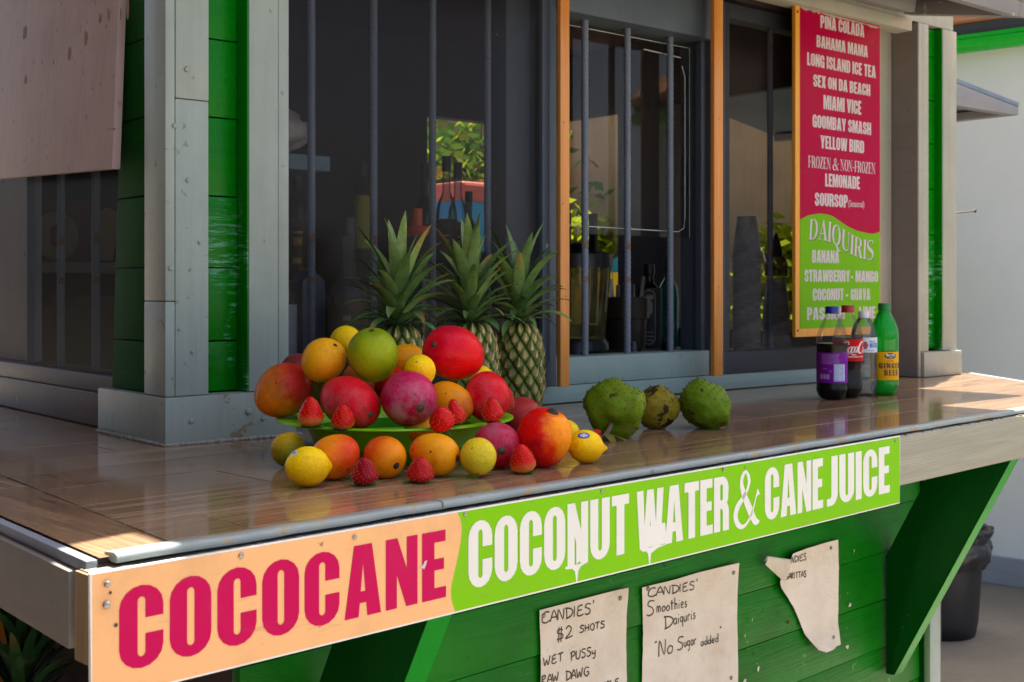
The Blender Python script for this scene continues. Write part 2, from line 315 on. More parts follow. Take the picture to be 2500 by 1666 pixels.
def roman():
    t, h, q = .15, .045, .05
    st = lambda x, y0=0, y1=1: [[rect(x, y0, x+t, y1)], [rect(x-q, y0, x+t+q, y0+h*.8)], [rect(x-q, y1-h*.8, x+t+q, y1)]]
    G = {}
    G['I'] = (t+2*q, st(q)); G['D'] = (.62, st(q) + [[[(q+t, 0)] + arc(.30, .5, .32, .5, -90, 90, 14) + [(q+t, 1), (q+t, 1-h)] + arc(.28, .5, .19, .5-h, 90, -90, 14) + [(q+t, h)]]])
    G['O'] = (.66, [[arc(.33, .5, .33, .52, 0, 360, 24)[:-1], arc(.33, .5, .17, .47, 0, 360, 24)[:-1]]])
    G['Q'] = (.68, [[arc(.33, .5, .33, .52, 0, 360, 24)[:-1], arc(.33, .5, .17, .47, 0, 360, 24)[:-1]], [[(.28, .03), (.42, -.2), (.62, -.24), (.70, -.17), (.55, -.14), (.42, .04)]]])
    G['A'] = (.64, [[[(.47, 0), (.29, .80), (.345, 1), (.38, 1), (.64, 0)]], [[(.08, 0), (.12, 0), (.345, .88), (.32, 1)]], [rect(.15, .28, .48, .33)], [rect(0, 0, .2, .04)], [rect(.40, 0, .68, .04)]])
    G['U'] = (.62, [[rect(q, .2, q+t, 1)], [rect(0, .96, q*2+t, 1)], [rect(.5, .25, .545, 1)], [rect(.42, .96, .62, 1)], [arc(.30, .25, .25, .27, 180, 360, 12) + arc(.35, .25, .15, .20, 360, 180, 12)]])
    G['R'] = (.64, st(q) + [[[(q+t, .48)] + arc(.30, .74, .26, .26, -90, 90, 12) + [(q+t, 1), (q+t, .95)] + arc(.28, .74, .13, .21, 90, -90, 12) + [(q+t, .53)]], [[(.26, .5), (.42, .5), (.64, .03), (.66, 0), (.47, 0)]]])
    G['F'] = (.52, st(q) + [[rect(q+t, .95, .48, 1)], [[(.44, .95), (.48, .75), (.48, .95)]], [rect(q+t, .48, .36, .53)], [rect(.33, .4, .37, .62)]])
    G['E'] = (.54, st(q) + [[rect(q+t, .95, .48, 1)], [[(.43, .95), (.48, .74), (.48, .95)]], [rect(q+t, .48, .36, .53)], [rect(.33, .4, .37, .62)], [rect(q+t, 0, .50, .05)], [[(.43, .05), (.50, .05), (.52, .28)]]])
    G['Z'] = (.54, [[rect(.04, .95, .52, 1)], [rect(.0, 0, .52, .05)], [[(.0, .05), (.17, .05), (.52, .95), (.35, .95)]], [[(.04, .95), (.02, .72), (.09, .95)]], [[(.45, .05), (.52, .05), (.54, .3)]]])
    G['N'] = (.68, [[rect(.08, 0, .12, 1)], [rect(.55, 0, .59, 1)], [[(.0, 1), (.19, 1), (.59, 0), (.52, 0)]], [rect(0, 0, .2, .04)], [rect(.47, .96, .67, 1)]])
    S_ = [(.46, .80), (.44, .93), (.30, 1.0), (.12, .95), (.05, .80), (.10, .64), (.30, .50), (.45, .36), (.48, .20), (.40, .05), (.22, 0), (.06, .08), (.03, .25)]
    G['S'] = (.52, [ribbon(S_, [.03, .04, .05, .07, .12, .15, .17, .15, .12, .07, .05, .04, .03])])
    G['&'] = (1.0, [ribbon(AMP, AMPW)]); G['-'] = (.3, [[rect(.02, .34, .28, .42)]]); G[' '] = (.25, [])
    return G
def smooth(pts, n=5):
    out = []; P = [pts[0]] + list(pts) + [pts[-1]]
    for i in range(1, len(P)-2):
        p0, p1, p2, p3 = P[i-1:i+3]
        for k in range(n):
            t = k/n; out.append(tuple(.5*((2*b) + (-a+c)*t + (2*a-5*b+4*c-d)*t*t + (-a+3*b-3*c+d)*t**3) for a, b, c, d in zip(p0, p1, p2, p3)))
    out.append(tuple(pts[-1])); return out
class Rib(list): pass
def ribbon(pts, widths, n=5):
    """a stroke of varying width as a strip of quads (marked so that it is not tessellated as one outline)"""
    q = smooth([(p[0], p[1], w) for p, w in zip(pts, widths)], n) if n > 1 else [(p[0], p[1], w) for p, w in zip(pts, widths)]
    r = Rib()
    for i, (x, y, w) in enumerate(q):
        a, b = q[max(i-1, 0)], q[min(i+1, len(q)-1)]; tx, ty = b[0]-a[0], b[1]-a[1]; l = math.hypot(tx, ty) or 1
        r.append(((x - ty/l*w/2, y + tx/l*w/2), (x + ty/l*w/2, y - tx/l*w/2)))
    return r
AMP = [(1.0, .60), (.90, .52), (.80, .34), (.62, .12), (.38, .0), (.16, .06), (.06, .22), (.14, .38), (.34, .52), (.54, .68), (.60, .85), (.49, 1.0), (.36, .95), (.30, .80), (.40, .58), (.62, .30), (.84, .06), (1.02, .03)]
AMPW = [.16, .05, .05, .06, .07, .13, .17, .15, .10, .08, .12, .06, .10, .13, .17, .20, .16, .04]
ROMAN = roman()
def put(b, groups, f, mi=0, step=3e-5):
    """draw flat letter shapes into B through f(x, y, lift) -> 3-D"""
    for k, g in enumerate(groups):
        lift = k*step
        if isinstance(g, Rib):
            vs = [(b.bm.verts.new(f(*l, lift)), b.bm.verts.new(f(*r, lift))) for l, r in g]
            for p, q in zip(vs, vs[1:]): b.bm.faces.new((p[0], p[1], q[1], q[0])).material_index = mi
        elif getattr(f, 'curved', False):
            t_ = bmesh.new(); flat = [p for loop in g for p in loop]; vs = [t_.verts.new((*p, 0)) for p in flat]
            for t in tessellate_polygon([[Vector((*p, 0)) for p in loop] for loop in g]):
                try: t_.faces.new([vs[i] for i in t])
                except ValueError: pass
            for _ in range(4):
                es = [e for e in t_.edges if abs(e.verts[0].co.x - e.verts[1].co.x) > .0035]
                if not es: break
                bmesh.ops.subdivide_edges(t_, edges=es, cuts=1); bmesh.ops.triangulate(t_, faces=t_.faces[:])
            m_ = {v: b.bm.verts.new(f(v.co.x, v.co.y, lift)) for v in t_.verts}
            for q_ in t_.faces:
                try: b.bm.faces.new([m_[v] for v in q_.verts]).material_index = mi
                except ValueError: pass
            t_.free()
        else:
            flat = [p for loop in g for p in loop]; vs = [b.bm.verts.new(f(*p, lift)) for p in flat]
            for t in tessellate_polygon([[Vector((*p, 0)) for p in loop] for loop in g]):
                try: b.bm.faces.new([vs[i] for i in t]).material_index = mi
                except ValueError: pass
def layout(text, font, gap=.06):
    x = 0; out = []
    for ch in text:
        w, gr = font[ch]; out.append((ch, x, w, gr)); x += w + gap
    return out, x - gap
def write(b, text, font, x0, x1, y0, y1, f, mi=0, gap=.06, warp=None):
    lay, tot = layout(text, font, gap); sx = (x1-x0)/tot; sy = y1-y0
    for ch, x, w, gr in lay:
        def g(px, py, l, x=x):
            X = x0 + (x+px)*sx; Y = y0 + py*sy
            if warp: X, Y = warp(X, Y)
            return f(X, Y, l)
        g.curved = getattr(f, 'curved', False); put(b, gr, g, mi)
# pen letters: strokes of points in a unit cell (x to the right, y up)
PEN = {
'A': [[(0, 0), (.38, 1), (.72, 0)], [(.1, .36), (.66, .36)]], 'B': [[(0, 0), (.05, 1)], [(.05, 1), (.5, .9), (.4, .58), (.05, .52), (.6, .4), (.5, .06), (0, 0)]],
'C': [[(.7, .92), (.35, .98), (.02, .55), (.05, .1), (.4, -.02), (.8, .16)]], 'D': [[(.1, 1), (.14, 0)], [(-.02, .98), (.5, .85), (.75, .5), (.5, .12), (.05, -.02)]],
'E': [[(.55, 1), (.1, .88), (.08, .55), (.45, .54)], [(.08, .55), (.0, .1), (.3, -.02), (.6, .1)]], 'F': [[(.05, 0), (.05, 1), (.55, 1)], [(.05, .55), (.45, .55)]],
'G': [[(.65, .9), (.2, .95), (.0, .4), (.3, 0), (.6, .2), (.6, .45), (.35, .45)]], 'H': [[(.05, 1), (.02, 0)], [(.55, 1), (.55, 0)], [(.03, .5), (.55, .52)]],
'I': [[(.15, 1), (.12, 0)]], 'L': [[(.05, 1), (.02, .02), (.5, .05)]], 'N': [[(0, 0), (.06, .98), (.5, .02), (.6, 1)]],
'O': [[(.35, 1), (.02, .6), (.15, .05), (.5, .05), (.62, .6), (.35, 1)]], 'P': [[(.08, 0), (.1, 1)], [(-.05, .85), (.4, 1.02), (.6, .75), (.35, .5), (.1, .5)]],
'R': [[(.05, 0), (.08, 1)], [(.0, .9), (.45, 1), (.5, .68), (.1, .5), (.6, 0)]], 'S': [[(.62, .92), (.25, 1), (.08, .72), (.5, .45), (.52, .1), (.2, -.02), (0, .1)]],
'T': [[(.0, .95), (.65, 1)], [(.35, .98), (.3, 0)]], 'U': [[(.02, 1), (.02, .2), (.3, 0), (.55, .25), (.6, 1)]], 'W': [[(0, 1), (.2, 0), (.42, .62), (.62, 0), (.85, 1.05)]],
'M': [[(0, 0), (.1, 1), (.38, .3), (.66, 1), (.75, 0)]], 'Q': [[(.35, 1), (.02, .6), (.15, .05), (.5, .05), (.62, .6), (.35, 1)], [(.35, .3), (.65, -.12)]],
'$': [[(.55, .82), (.15, .9), (.1, .62), (.5, .45), (.5, .15), (.05, .12)], [(.22, 1.1), (.18, -.15)], [(.40, 1.1), (.38, -.15)]], '2': [[(.05, .8), (.3, 1), (.55, .75), (.35, .35), (.02, .02), (.65, .12)]],
"'": [[(.1, 1.25), (.16, 1.1), (.08, .98)]], '"': [[(.05, 1.15), (.05, .92)], [(.22, 1.15), (.2, .92)]],
'a': [[(.45, .5), (.15, .52), (.02, .2), (.25, 0), (.45, .2), (.46, .52), (.5, .0)]], 'd': [[(.45, .4), (.15, .5), (.02, .18), (.25, 0), (.45, .2), (.5, 1.1)], [(.47, .4), (.52, .0)]],
'e': [[(.02, .28), (.45, .34), (.3, .56), (.05, .4), (.1, .05), (.45, .05)]], 'g': [[(.45, .5), (.1, .5), (.05, .12), (.4, .12), (.45, .5), (.42, -.35), (.1, -.42)]],
'h': [[(.05, 1.1), (.03, 0)], [(.04, .4), (.3, .55), (.42, .4), (.42, 0)]], 'i': [[(.1, .5), (.08, 0)], [(.12, .75), (.14, .82)]], 'm': [[(.02, 0), (.06, .5), (.2, .55), (.28, .4), (.26, 0)], [(.28, .4), (.45, .56), (.55, .4), (.54, 0)]],
'o': [[(.25, .5), (.03, .3), (.12, .02), (.4, .05), (.48, .35), (.25, .5)]], 'q': [[(.45, .5), (.1, .5), (.05, .15), (.4, .15), (.45, .5), (.46, -.4)]], 'r': [[(.05, .52), (.05, 0)], [(.05, .35), (.25, .55), (.42, .5)]],
's': [[(.4, .5), (.12, .5), (.15, .3), (.38, .2), (.25, .0), (.02, .05)]], 't': [[(.2, .95), (.18, .0)], [(.0, .62), (.45, .66)]], 'u': [[(.03, .5), (.05, .08), (.3, .02), (.42, .25), (.44, .52), (.46, 0)]], 'y': [[(.03, .5), (.1, .15), (.4, .2)], [(.48, .55), (.4, -.3), (.1, -.42)]], ' ': []}
PENW = {'I': .3, "'": .25, 'i': .28, ' ': .35, '"': .35, 'W': .95, 'm': .68, 'M': .85, 't': .5, 'r': .45}
def pen(b, text, x0, x1, y0, h, f, w=.0026, slope=0.0, mi=0, jit=.02):
    tot = sum(PENW.get(c, .62 if c.isupper() or c in '$2' else .55) + .14 for c in text); sx = (x1-x0)/tot; x = 0
    for c in text:
        for st in PEN[c]:
            pts = [(x0 + (x + px + random.uniform(-jit, jit))*sx, y0 + py*h + slope*((x+px)*sx)) for px, py in st]
            put(b, [ribbon(pts, [w*random.uniform(.8, 1.15) for _ in pts], 4)], f, mi)
        x += PENW.get(c, .62 if c.isupper() or c in '$2' else .55) + .14

# ------------------------------------------------------------------ materials
cream = paint('cream_paint', (.315, .385, .345), (.38, .445, .40), chip=(.24, .2, .14), rough=.42, chips=.07, grain=.6, dirt=(.14, .13, .10), dirt_amt=.6)
cream_b = paint('cream_paint_warm', (.36, .37, .30), (.44, .43, .35), chip=(.24, .2, .14), rough=.45, chips=.035, grain=.4, dirt=(.15, .13, .09), dirt_amt=.45)
teal = paint('pale_teal_paint', (.25, .36, .33), (.30, .40, .37), chip=(.3, .28, .22), rough=.45, chips=.02, axis=0, grain=.3)
slate = paint('slate_paint', (.075, .10, .13), (.10, .13, .165), chip=(.3, .3, .3), rough=.5, chips=.01, grain=.2)
green = paint('green_paint', (.0008, .165, .0022), (.0014, .22, .0034), chip=(.02, .30, .03), rough=.30, chips=.0, axis=0, grain=.5, dirt=(.002, .06, .005), dirt_amt=.5, brush_glare=((.30, .55, .45), (1.30, .30), 3.0))
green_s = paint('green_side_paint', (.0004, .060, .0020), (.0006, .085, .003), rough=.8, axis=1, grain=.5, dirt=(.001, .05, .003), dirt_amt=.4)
green_l = paint('green_wall_paint', (.0009, .125, .0020), (.003, .21, .0045), chip=(.06, .28, .06), rough=.42, chips=.05, axis=0, grain=1.8, dirt=(.002, .045, .006), dirt_amt=.7)
green_d = paint('dark_green_paint', (.0006, .060, .0040), (.001, .080, .006), rough=.4, axis=2, grain=.6, dirt=(.001, .04, .006), dirt_amt=.6)
green_e = paint('lit_edge_green', (.004, .22, .012), (.008, .28, .02), rough=.4, axis=2, grain=.4, dirt=(.03, .12, .01), dirt_amt=.6)
mauve = paint('faded_pink_paint', (.50, .37, .36), (.58, .44, .43), chip=(.2, .12, .06), rough=.6, chips=.01, grain=.8, dirt=(.12, .08, .06), dirt_amt=.5)
taupe = paint('taupe_paint_and_shade', (.23, .20, .185), (.27, .24, .22), rough=.55, axis=1, grain=.5, dirt_amt=.5)
orange_w = wood('varnished_post_wood', (.72, .31, .06), (.54, .19, .03), axis=2, rough=.35, contrast=.9)
fascia_w = wood('weathered_fascia_wood', (.33, .32, .25), (.24, .23, .17), axis=0, rough=.65, knots=True, contrast=1.1)
raw_w = wood('raw_end_wood', (.30, .20, .10), (.18, .11, .05), axis=2, rough=.7)
edge_m = paint('edge_trim_paint', (.27, .33, .34), (.36, .40, .38), chip=(.34, .27, .17), rough=.4, chips=.145, axis=0, grain=.2, dirt=(.10, .11, .10), dirt_amt=.6)
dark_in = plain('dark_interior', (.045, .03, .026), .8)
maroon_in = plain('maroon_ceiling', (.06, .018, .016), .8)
black_m = plain('black_plastic', (.012, .012, .014), .35)
steel = plain('nail_steel', (.34, .32, .29), .38, .85)
rust = plain('rust_nail', (.10, .06, .035), .6, .5)
rebar_m = paint('rebar_paint', (.13, .17, .22), (.18, .22, .28), chip=(.16, .08, .045), rough=.45, chips=.09, grain=.1)
grout = plain('grout', (.12, .09, .07), .8)
tile_x = tile_mat('wood_look_tile', 0); tile_y = tile_mat('wood_look_border_tile', 1)
acrylic = clearmat('acrylic', (.90, .90, .88), .035, .03, .008, (.6, .6, .6))
acr_edge = plain('acrylic_edge', (.62, .64, .62), .3)
def screen_mat():
    m = N('insect_screen'); tr = m.new('BsdfTransparent'); d = m.new('BsdfDiffuse'); v = m.obj()
    m.set(d.inputs[0], m.mix(m.ramp(m.noise(v, 7, 5, .6), .3, .8), (.010, .0065, .0055), (.018, .012, .0105)))
    a = m.new('MixShader'); m.set(a.inputs[0], m.math('ADD', .34, m.math('MULTIPLY', m.noise(v, 4, 4), .12))); m.l.new(tr.outputs[0], a.inputs[1]); m.l.new(d.outputs[0], a.inputs[2])
    g = m.new('BsdfGlossy'); g.inputs['Roughness'].default_value = .25; b = m.new('MixShader'); b.inputs[0].default_value = .015
    m.l.new(a.outputs[0], b.inputs[1]); m.l.new(g.outputs[0], b.inputs[2]); m.l.new(b.outputs[0], m.out.inputs[0]); return m.m
screen_m = screen_mat()

# ------------------------------------------------------------------ setting: ground
def ground():
    m = N('concrete_ground'); v = m.obj(); a = m.noise(v, 1.1, 7, .6); b = m.noise(v, 30, 5, .7); c = m.noise(m.mapv(v, (1.5, 40, 1)), 1, 5)
    col = m.mix(m.ramp(a, .3, .7), (.19, .165, .13), (.28, .24, .19)); col = m.mix(m.math('MULTIPLY', m.ramp(b, .45, .75), .5), col, (.16, .15, .14)); col = m.mix(m.math('MULTIPLY', m.ramp(c, .5, .7), .35), col, (.20, .19, .18))
    m.P(Base_Color=col, Roughness=.85); m.bump(m.math('ADD', b, c), .6, .006)
    b_ = B(); b_.face([(-60, -60, 0), (60, -60, 0), (60, 60, 0), (-60, 60, 0)]); tag(b_.done('ground', m.m), kind='structure')
ground()

# ------------------------------------------------------------------ the kiosk
KL = (0.9, 2.0, 0)
kiosk = empty('juice_kiosk', KL, 'green and cream wooden fruit juice kiosk with barred serving windows and a wood tiled counter', 'kiosk')
KI = Matrix.Translation(Vector(KL)).inverted()
PHI = math.atan2(.16, 2.182)
MC = Matrix.Translation((.475, 1.205, 0)) @ Matrix.Rotation(PHI, 4, 'Z')      # counter frame: s along the front edge, n into the shop, z up
def part(b, name, mats, M=None, parent=None, **k):
    o = b.done(name, mats, parent or kiosk, **k)
    if parent is None: o.matrix_parent_inverse = KI
    if M is not None: o.matrix_basis = M
    return o
JZ = [1.134, 1.2255, 1.3576, 1.487, 1.629, 1.77, 1.905, 2.04, 2.175, 2.31]
# left corner column
b = B(); b.prism([(.902, 1.985, 1.0505), (1.16, 1.987, 1.0505), (1.16, 2.04, 1.0505), (.925, 2.04, 1.0505), (.925, 2.283, 1.0505), (.902, 2.283, 1.0505)], (0, 0, .0825), bev=.004)
base = part(b, 'base_trim', cream, smooth=True, auto=40)
b = B()
for k in range(60):                                     # rough mortar bead along the counter
    t = k/59; x = .902 + .262*t; b.ico((x, 1.985 - random.uniform(.0, .003), 1.052), random.uniform(.003, .006), 1, sc=(1.6, 1, .8))
    y = 1.99 + .29*t; b.ico((.903 - random.uniform(.0, .004), y, 1.052), random.uniform(.003, .006), 1, sc=(1, 1.6, .8))
part(b, 'mortar_bead', plain('mortar', (.30, .30, .27), .85), parent=base, smooth=True)['kind'] = 'stuff'
b = B(); b.box(.9045, .9223, 1.990, 2.0775, 1.2985, 2.45, .003); b.box(.9040, .9222, 1.9895, 2.077, 1.134, 1.2975, .003); b.box(.9235, .986, 1.9915, 2.032, 1.134, 1.648, .003); b.box(.9235, .986, 1.9905, 2.032, 1.649, 2.45, .003)
post = part(b, 'corner_trim', cream, smooth=True, auto=40)
pn = head_mesh('painted_nail_head', .0045, cream)
studs(post, pn, [((x, 1.9885 if z > 1.133 else 1.9845, z), (0, -1, 0), r/.0045) for (x, z, r) in [(.921, 1.60, .0045), (.946, 1.508, .004), (.914, 1.355, .005), (.955, 1.21, .003), (.944, 1.70, .005), (.93, 1.25, .003), (.968, 1.40, .003), (.95, 1.09, .005), (1.06, 1.10, .006), (1.09, 1.085, .004)]])
b = B(); J = JZ
for a, c in zip(J, J[1:]):
    b.box(.978, 1.0655, 2.040 + random.uniform(-.0012, .0012), 2.07, a + .001, c - .0012, .0022)
b.box(1.0655, 1.0690, 2.0015, 2.07, 1.134, 2.45, .001)
part(b, 'front_siding', green, smooth=True, auto=40)
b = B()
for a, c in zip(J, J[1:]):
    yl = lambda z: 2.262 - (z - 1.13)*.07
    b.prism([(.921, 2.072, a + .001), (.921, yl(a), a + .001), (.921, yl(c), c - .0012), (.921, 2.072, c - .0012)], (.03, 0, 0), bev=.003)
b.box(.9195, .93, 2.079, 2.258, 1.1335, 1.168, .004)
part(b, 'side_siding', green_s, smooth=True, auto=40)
b = B(); b.box(1.069, 1.1285, 2.000, 2.06, 1.134, 2.45, .0025)
part(b, 'batten', cream, smooth=True, auto=40)
b = B(); b.box(1.1302, 1.152, 2.0025, 2.09, 1.0515, 2.45, .002)
part(b, 'window_stile', cream, smooth=True, auto=40)
b = B()
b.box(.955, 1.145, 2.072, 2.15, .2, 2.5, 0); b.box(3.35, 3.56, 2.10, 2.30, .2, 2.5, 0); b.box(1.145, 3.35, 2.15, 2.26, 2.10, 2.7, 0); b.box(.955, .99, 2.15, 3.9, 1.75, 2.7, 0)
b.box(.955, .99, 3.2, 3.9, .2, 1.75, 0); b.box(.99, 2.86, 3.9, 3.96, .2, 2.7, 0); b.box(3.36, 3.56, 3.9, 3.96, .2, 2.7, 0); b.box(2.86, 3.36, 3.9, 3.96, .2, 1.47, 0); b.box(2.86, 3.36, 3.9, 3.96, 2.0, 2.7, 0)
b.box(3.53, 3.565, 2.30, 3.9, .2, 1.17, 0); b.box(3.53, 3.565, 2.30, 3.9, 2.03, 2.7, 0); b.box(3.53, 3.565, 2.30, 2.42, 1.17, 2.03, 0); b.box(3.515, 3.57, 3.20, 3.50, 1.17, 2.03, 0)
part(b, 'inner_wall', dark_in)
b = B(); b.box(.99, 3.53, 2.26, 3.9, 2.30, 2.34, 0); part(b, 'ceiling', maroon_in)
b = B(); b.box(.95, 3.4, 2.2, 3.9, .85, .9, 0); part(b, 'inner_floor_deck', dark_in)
# unseen roof, its outline shaped to leave sun patches on the counter
b = B(); b.prism([(-2.6, .60, 2.76), (1.087, 1.556, 2.76), (1.087, 4.3, 2.76), (-2.6, 4.3, 2.76)], (0, 0, .06)); b.box(1.0875, 3.10, 1.16, 4.3, 2.7595, 2.8195, 0); b.box(3.1005, 4.45, 2.42, 4.3, 2.759, 2.819, 0); b.box(4.4505, 5.25, 2.25, 2.95, 2.7585, 2.8185, 0)  # left extension and right passage cover are added for shade
part(b, 'roof', plain('shade_roof_board', (.30, .28, .25), .8))
# right column
b = B(); b.box(3.3465, 3.360, 2.05, 2.142, 1.0515, 2.128, .002); b.box(3.3615, 3.405, 2.0515, 2.10, 1.128, 2.128, .0025); b.box(3.4875, 3.569, 2.0525, 2.11, 1.128, 2.128, .003)
b.box(3.362, 3.580, 2.040, 2.10, 1.0505, 1.126, .004)
rc = part(b, 'right_column_trim', cream_b, smooth=True, auto=40)
b = B(); b.box(3.3445, 3.3462, 2.052, 2.140, 1.0515, 2.127, .0005); part(b, 'column_side', taupe)  # taupe stands in for shade on the column's left-facing side
b = B()
for a, c in zip(J, J[1:]):
    if c < 2.2: b.box(3.405, 3.4835, 2.078, 2.10, a + .001, min(c, 2.128) - .001, .002)
b.box(3.4838, 3.4873, 2.054, 2.10, 1.128, 2.127, .0008)
part(b, 'column_siding', green, smooth=True, auto=40)
b = B(); b.tube([(3.566, 2.06, 1.558), (3.64, 2.03, 1.566)], .0022, 8); b.lathe([(0, 0), (.006, 0), (.006, .002), (0, .002)], 10, M=Matrix.Translation((3.64, 2.03, 1.566)) @ Matrix.Rotation(rad(100), 4, 'X'))
part(b, 'long_nail', rust, parent=rc)
b = B(); b.box(3.167, 3.3440, 2.1405, 2.17, 1.0512, 2.13, .002)
part(b, 'side_batten', cream_b, smooth=True, auto=40)
b = B(); b.box(2.53, 3.30, 2.043, 2.10, 2.0935, 2.128, .003); b.box(1.152, 2.53, 2.0445, 2.10, 2.0945, 2.129, .003)
part(b, 'header_trim', cream_b, smooth=True, auto=40)
b = B(); b.box(1.15, 3.56, 2.06, 2.15, 2.132, 2.7, 0); b.box(.93, 1.15, 2.075, 2.15, 2.452, 2.7, 0)
part(b, 'upper_wall', cream_b)
# sill boards
b = B(); b.box(1.1525, 3.1665, 2.128, 2.2, 1.0515, 1.0915, .003); b.box(1.936, 2.4845, 2.134, 2.21, 1.0925, 1.1575, .003)
part(b, 'window_sill', teal, smooth=True, auto=40)
# rebar (shared mesh)
def rebar_mesh(L, r):
    b = B(); n = int(L/.0026)
    def f(u, v):
        a = u*2*math.pi; z = v*L; k = (math.sin(a*1 + z*2*math.pi/.0125))
        q = r*(1 + .13*max(0, k)**1.5); return (q*math.cos(a), q*math.sin(a), z)
    b.grid(f, 12, n, close_u=True); o = b.done('bar', rebar_m, smooth=True); return o
def bars(win, spots, z0, L, r):
    first = rebar_mesh(L, r); first.location = (*spots[0], z0); first.parent = win; out = [first]
    for k, (x, y) in enumerate(spots[1:]):
        c = first.copy(); COL.objects.link(c); c.location = (x, y, z0); c.rotation_euler[2] = k*1.7; c.parent = win; out.append(c)
    return out
# left front window
b = B(); b.box(1.1525, 1.896, 2.136, 2.2, 1.0925, 1.150, .002); b.box(1.80, 1.872, 2.150, 2.22, 1.151, 2.09, .002); b.box(1.873, 1.8955, 2.108, 2.20, 1.151, 2.09, .002)
wl_ = part(b, 'window', slate, smooth=True, auto=40)
bars(wl_, [(1.297, 2.165), (1.448, 2.165), (1.602, 2.165), (1.757, 2.165)], 1.151, .95, .0078)
b = B(); b.face([(1.1525, 2.118, 1.0925), (1.872, 2.118, 1.0925), (1.872, 2.118, 2.09), (1.1525, 2.118, 2.09)]); part(b, 'insect_screen', screen_m, parent=wl_)
# middle serving window
b = B(); b.box(2.4855, 2.5315, 2.130, 2.238, 1.0925, 2.09, .002); b.box(2.47, 2.4850, 2.150, 2.172, 1.158, 1.972, .0015); b.box(1.937, 2.4845, 2.120, 2.242, 1.973, 2.093, .003); b.box(1.897, 1.9365, 2.13, 2.24, 1.0925, 2.09, .002)
wm = part(b, 'serving_window', slate, smooth=True, auto=40)
bars(wm, [(2.068, 2.172), (2.215, 2.172), (2.373, 2.172)], 1.156, .818, .0085)
b = B()
pnr = head_mesh('nail_head', .002, rust)
for x0, x1 in [(1.8940, 1.9225), (2.4275, 2.4625)]:
    q = B(); q.box(x0, x1, 2.0695, 2.0835, 1.095, 2.09, .0025); q.box(x1 - .006, x1 - .001, 2.0838, 2.107, 1.095, 2.09, .001)
    p = part(q, 'window_post', orange_w, parent=wm, smooth=True, auto=40)
    studs(p, pnr, [(((x0+x1)/2 + random.uniform(-.006, .006), 2.0690, z + random.uniform(-.05, .05)), (0, -1, 0), .8) for z in (1.16, 1.30, 1.52, 1.75)])
b.bm.free()
b = B(); b.box(1.94, 2.475, 2.197, 2.200, 1.455, 1.965, 0); ac = part(b, 'acrylic_sheet', acrylic, parent=wm)
b = B()
b.tube([(1.95, 2.195, 1.475), (2.43, 2.195, 1.470), (2.452, 2.195, 1.480), (2.456, 2.195, 1.51), (2.456, 2.195, 1.88), (2.444, 2.195, 1.91)], .0011, 6)
b.tube([(1.945, 2.195, 1.962), (2.47, 2.195, 1.960)], .0009, 6); b.tube([(2.474, 2.195, 1.456), (2.474, 2.195, 1.96)], .0007, 6); b.tube([(2.30, 2.196, 1.936), (2.44, 2.196, 1.931)], .0014, 6)
part(b, 'scratched_edge', acr_edge, parent=ac)
# right window
b = B(); b.box(2.5325, 2.585, 2.150, 2.23, 1.151, 2.09, .002); b.box(2.5325, 3.199, 2.138, 2.2, 1.0925, 1.150, .002); b.box(2.586, 3.199, 2.152, 2.2, 2.05, 2.09, .002)
wr = part(b, 'window', slate, smooth=True, auto=40)
bars(wr, [(2.79, 2.175)], 1.151, .9, .0078)
b = B(); b.face([(2.5325, 2.122, 1.0925), (3.199, 2.122, 1.0925), (3.199, 2.122, 2.09), (2.5325, 2.122, 2.09)]); part(b, 'insect_screen', screen_m, parent=wr)
# side window under the pink hatch
b = B(); b.box(.93, 1.02, 2.262, 3.2, 1.118, 1.152, .003); b.box(.926, .955, 2.284, 3.2, 1.0515, 1.117, .003)
ws = part(b, 'side_window', paint('mauve_grey_paint', (.15, .135, .15), (.19, .17, .18), rough=.5, axis=1, dirt_amt=.6, chips=.04, chip=(.4, .35, .3)), smooth=True, auto=40)
bars(ws, [(.955, 2.425), (.955, 2.617), (.955, 2.805)], 1.151, .62, .0078)
b = B(); b.face([(.943, 2.2, 1.155), (.943, 3.2, 1.155), (.943, 3.2, 1.75), (.943, 2.2, 1.75)]); part(b, 'insect_screen', screen_m, parent=ws)
b = B(); b.box(.975, 1.0, 2.86, 3.2, 1.1525, 1.75, .002); part(b, 'shutter_board', paint('grey_white_paint', (.34, .33, .36), (.42, .41, .44), rough=.6, dirt_amt=.8, dirt=(.08, .08, .09)), parent=ws)
# pink hatch hanging over the side window
m = N('stained_pink_plywood'); 
b = B(); b.prism([(.88, 2.160, 1.536), (.88, 2.95, 1.568), (.94, 2.97, 2.35), (.945, 2.243, 2.35)], (.016, 0, 0), bev=.002)
hp = part(b, 'side_hatch', mauve, smooth=True, auto=40)
rs_m = plain('rust_stain_paint', (.26, .14, .07), .7)
def on_hatch(y, z): return .88 + .062*(z - 1.54)/.81 - .0008
for y, z, r in [(2.62, 1.79, .006), (2.57, 1.783, .006), (2.50, 1.775, .006), (2.415, 1.775, .013), (2.335, 1.80, .010), (2.27, 1.83, .006), (2.23, 1.83, .007), (2.17, 1.82, .007), (2.11 + .03, 1.825, .012), (2.69, 1.85, .02), (2.66, 1.75, .014)]:
    b = B(); k = 16; c = [(on_hatch(y, z), y + r*.55*math.cos(i*2*math.pi/k), z + r*1.7*math.sin(i*2*math.pi/k)) for i in range(k)]; b.face(c); part(b, 'rust_stain', rs_m, parent=hp)
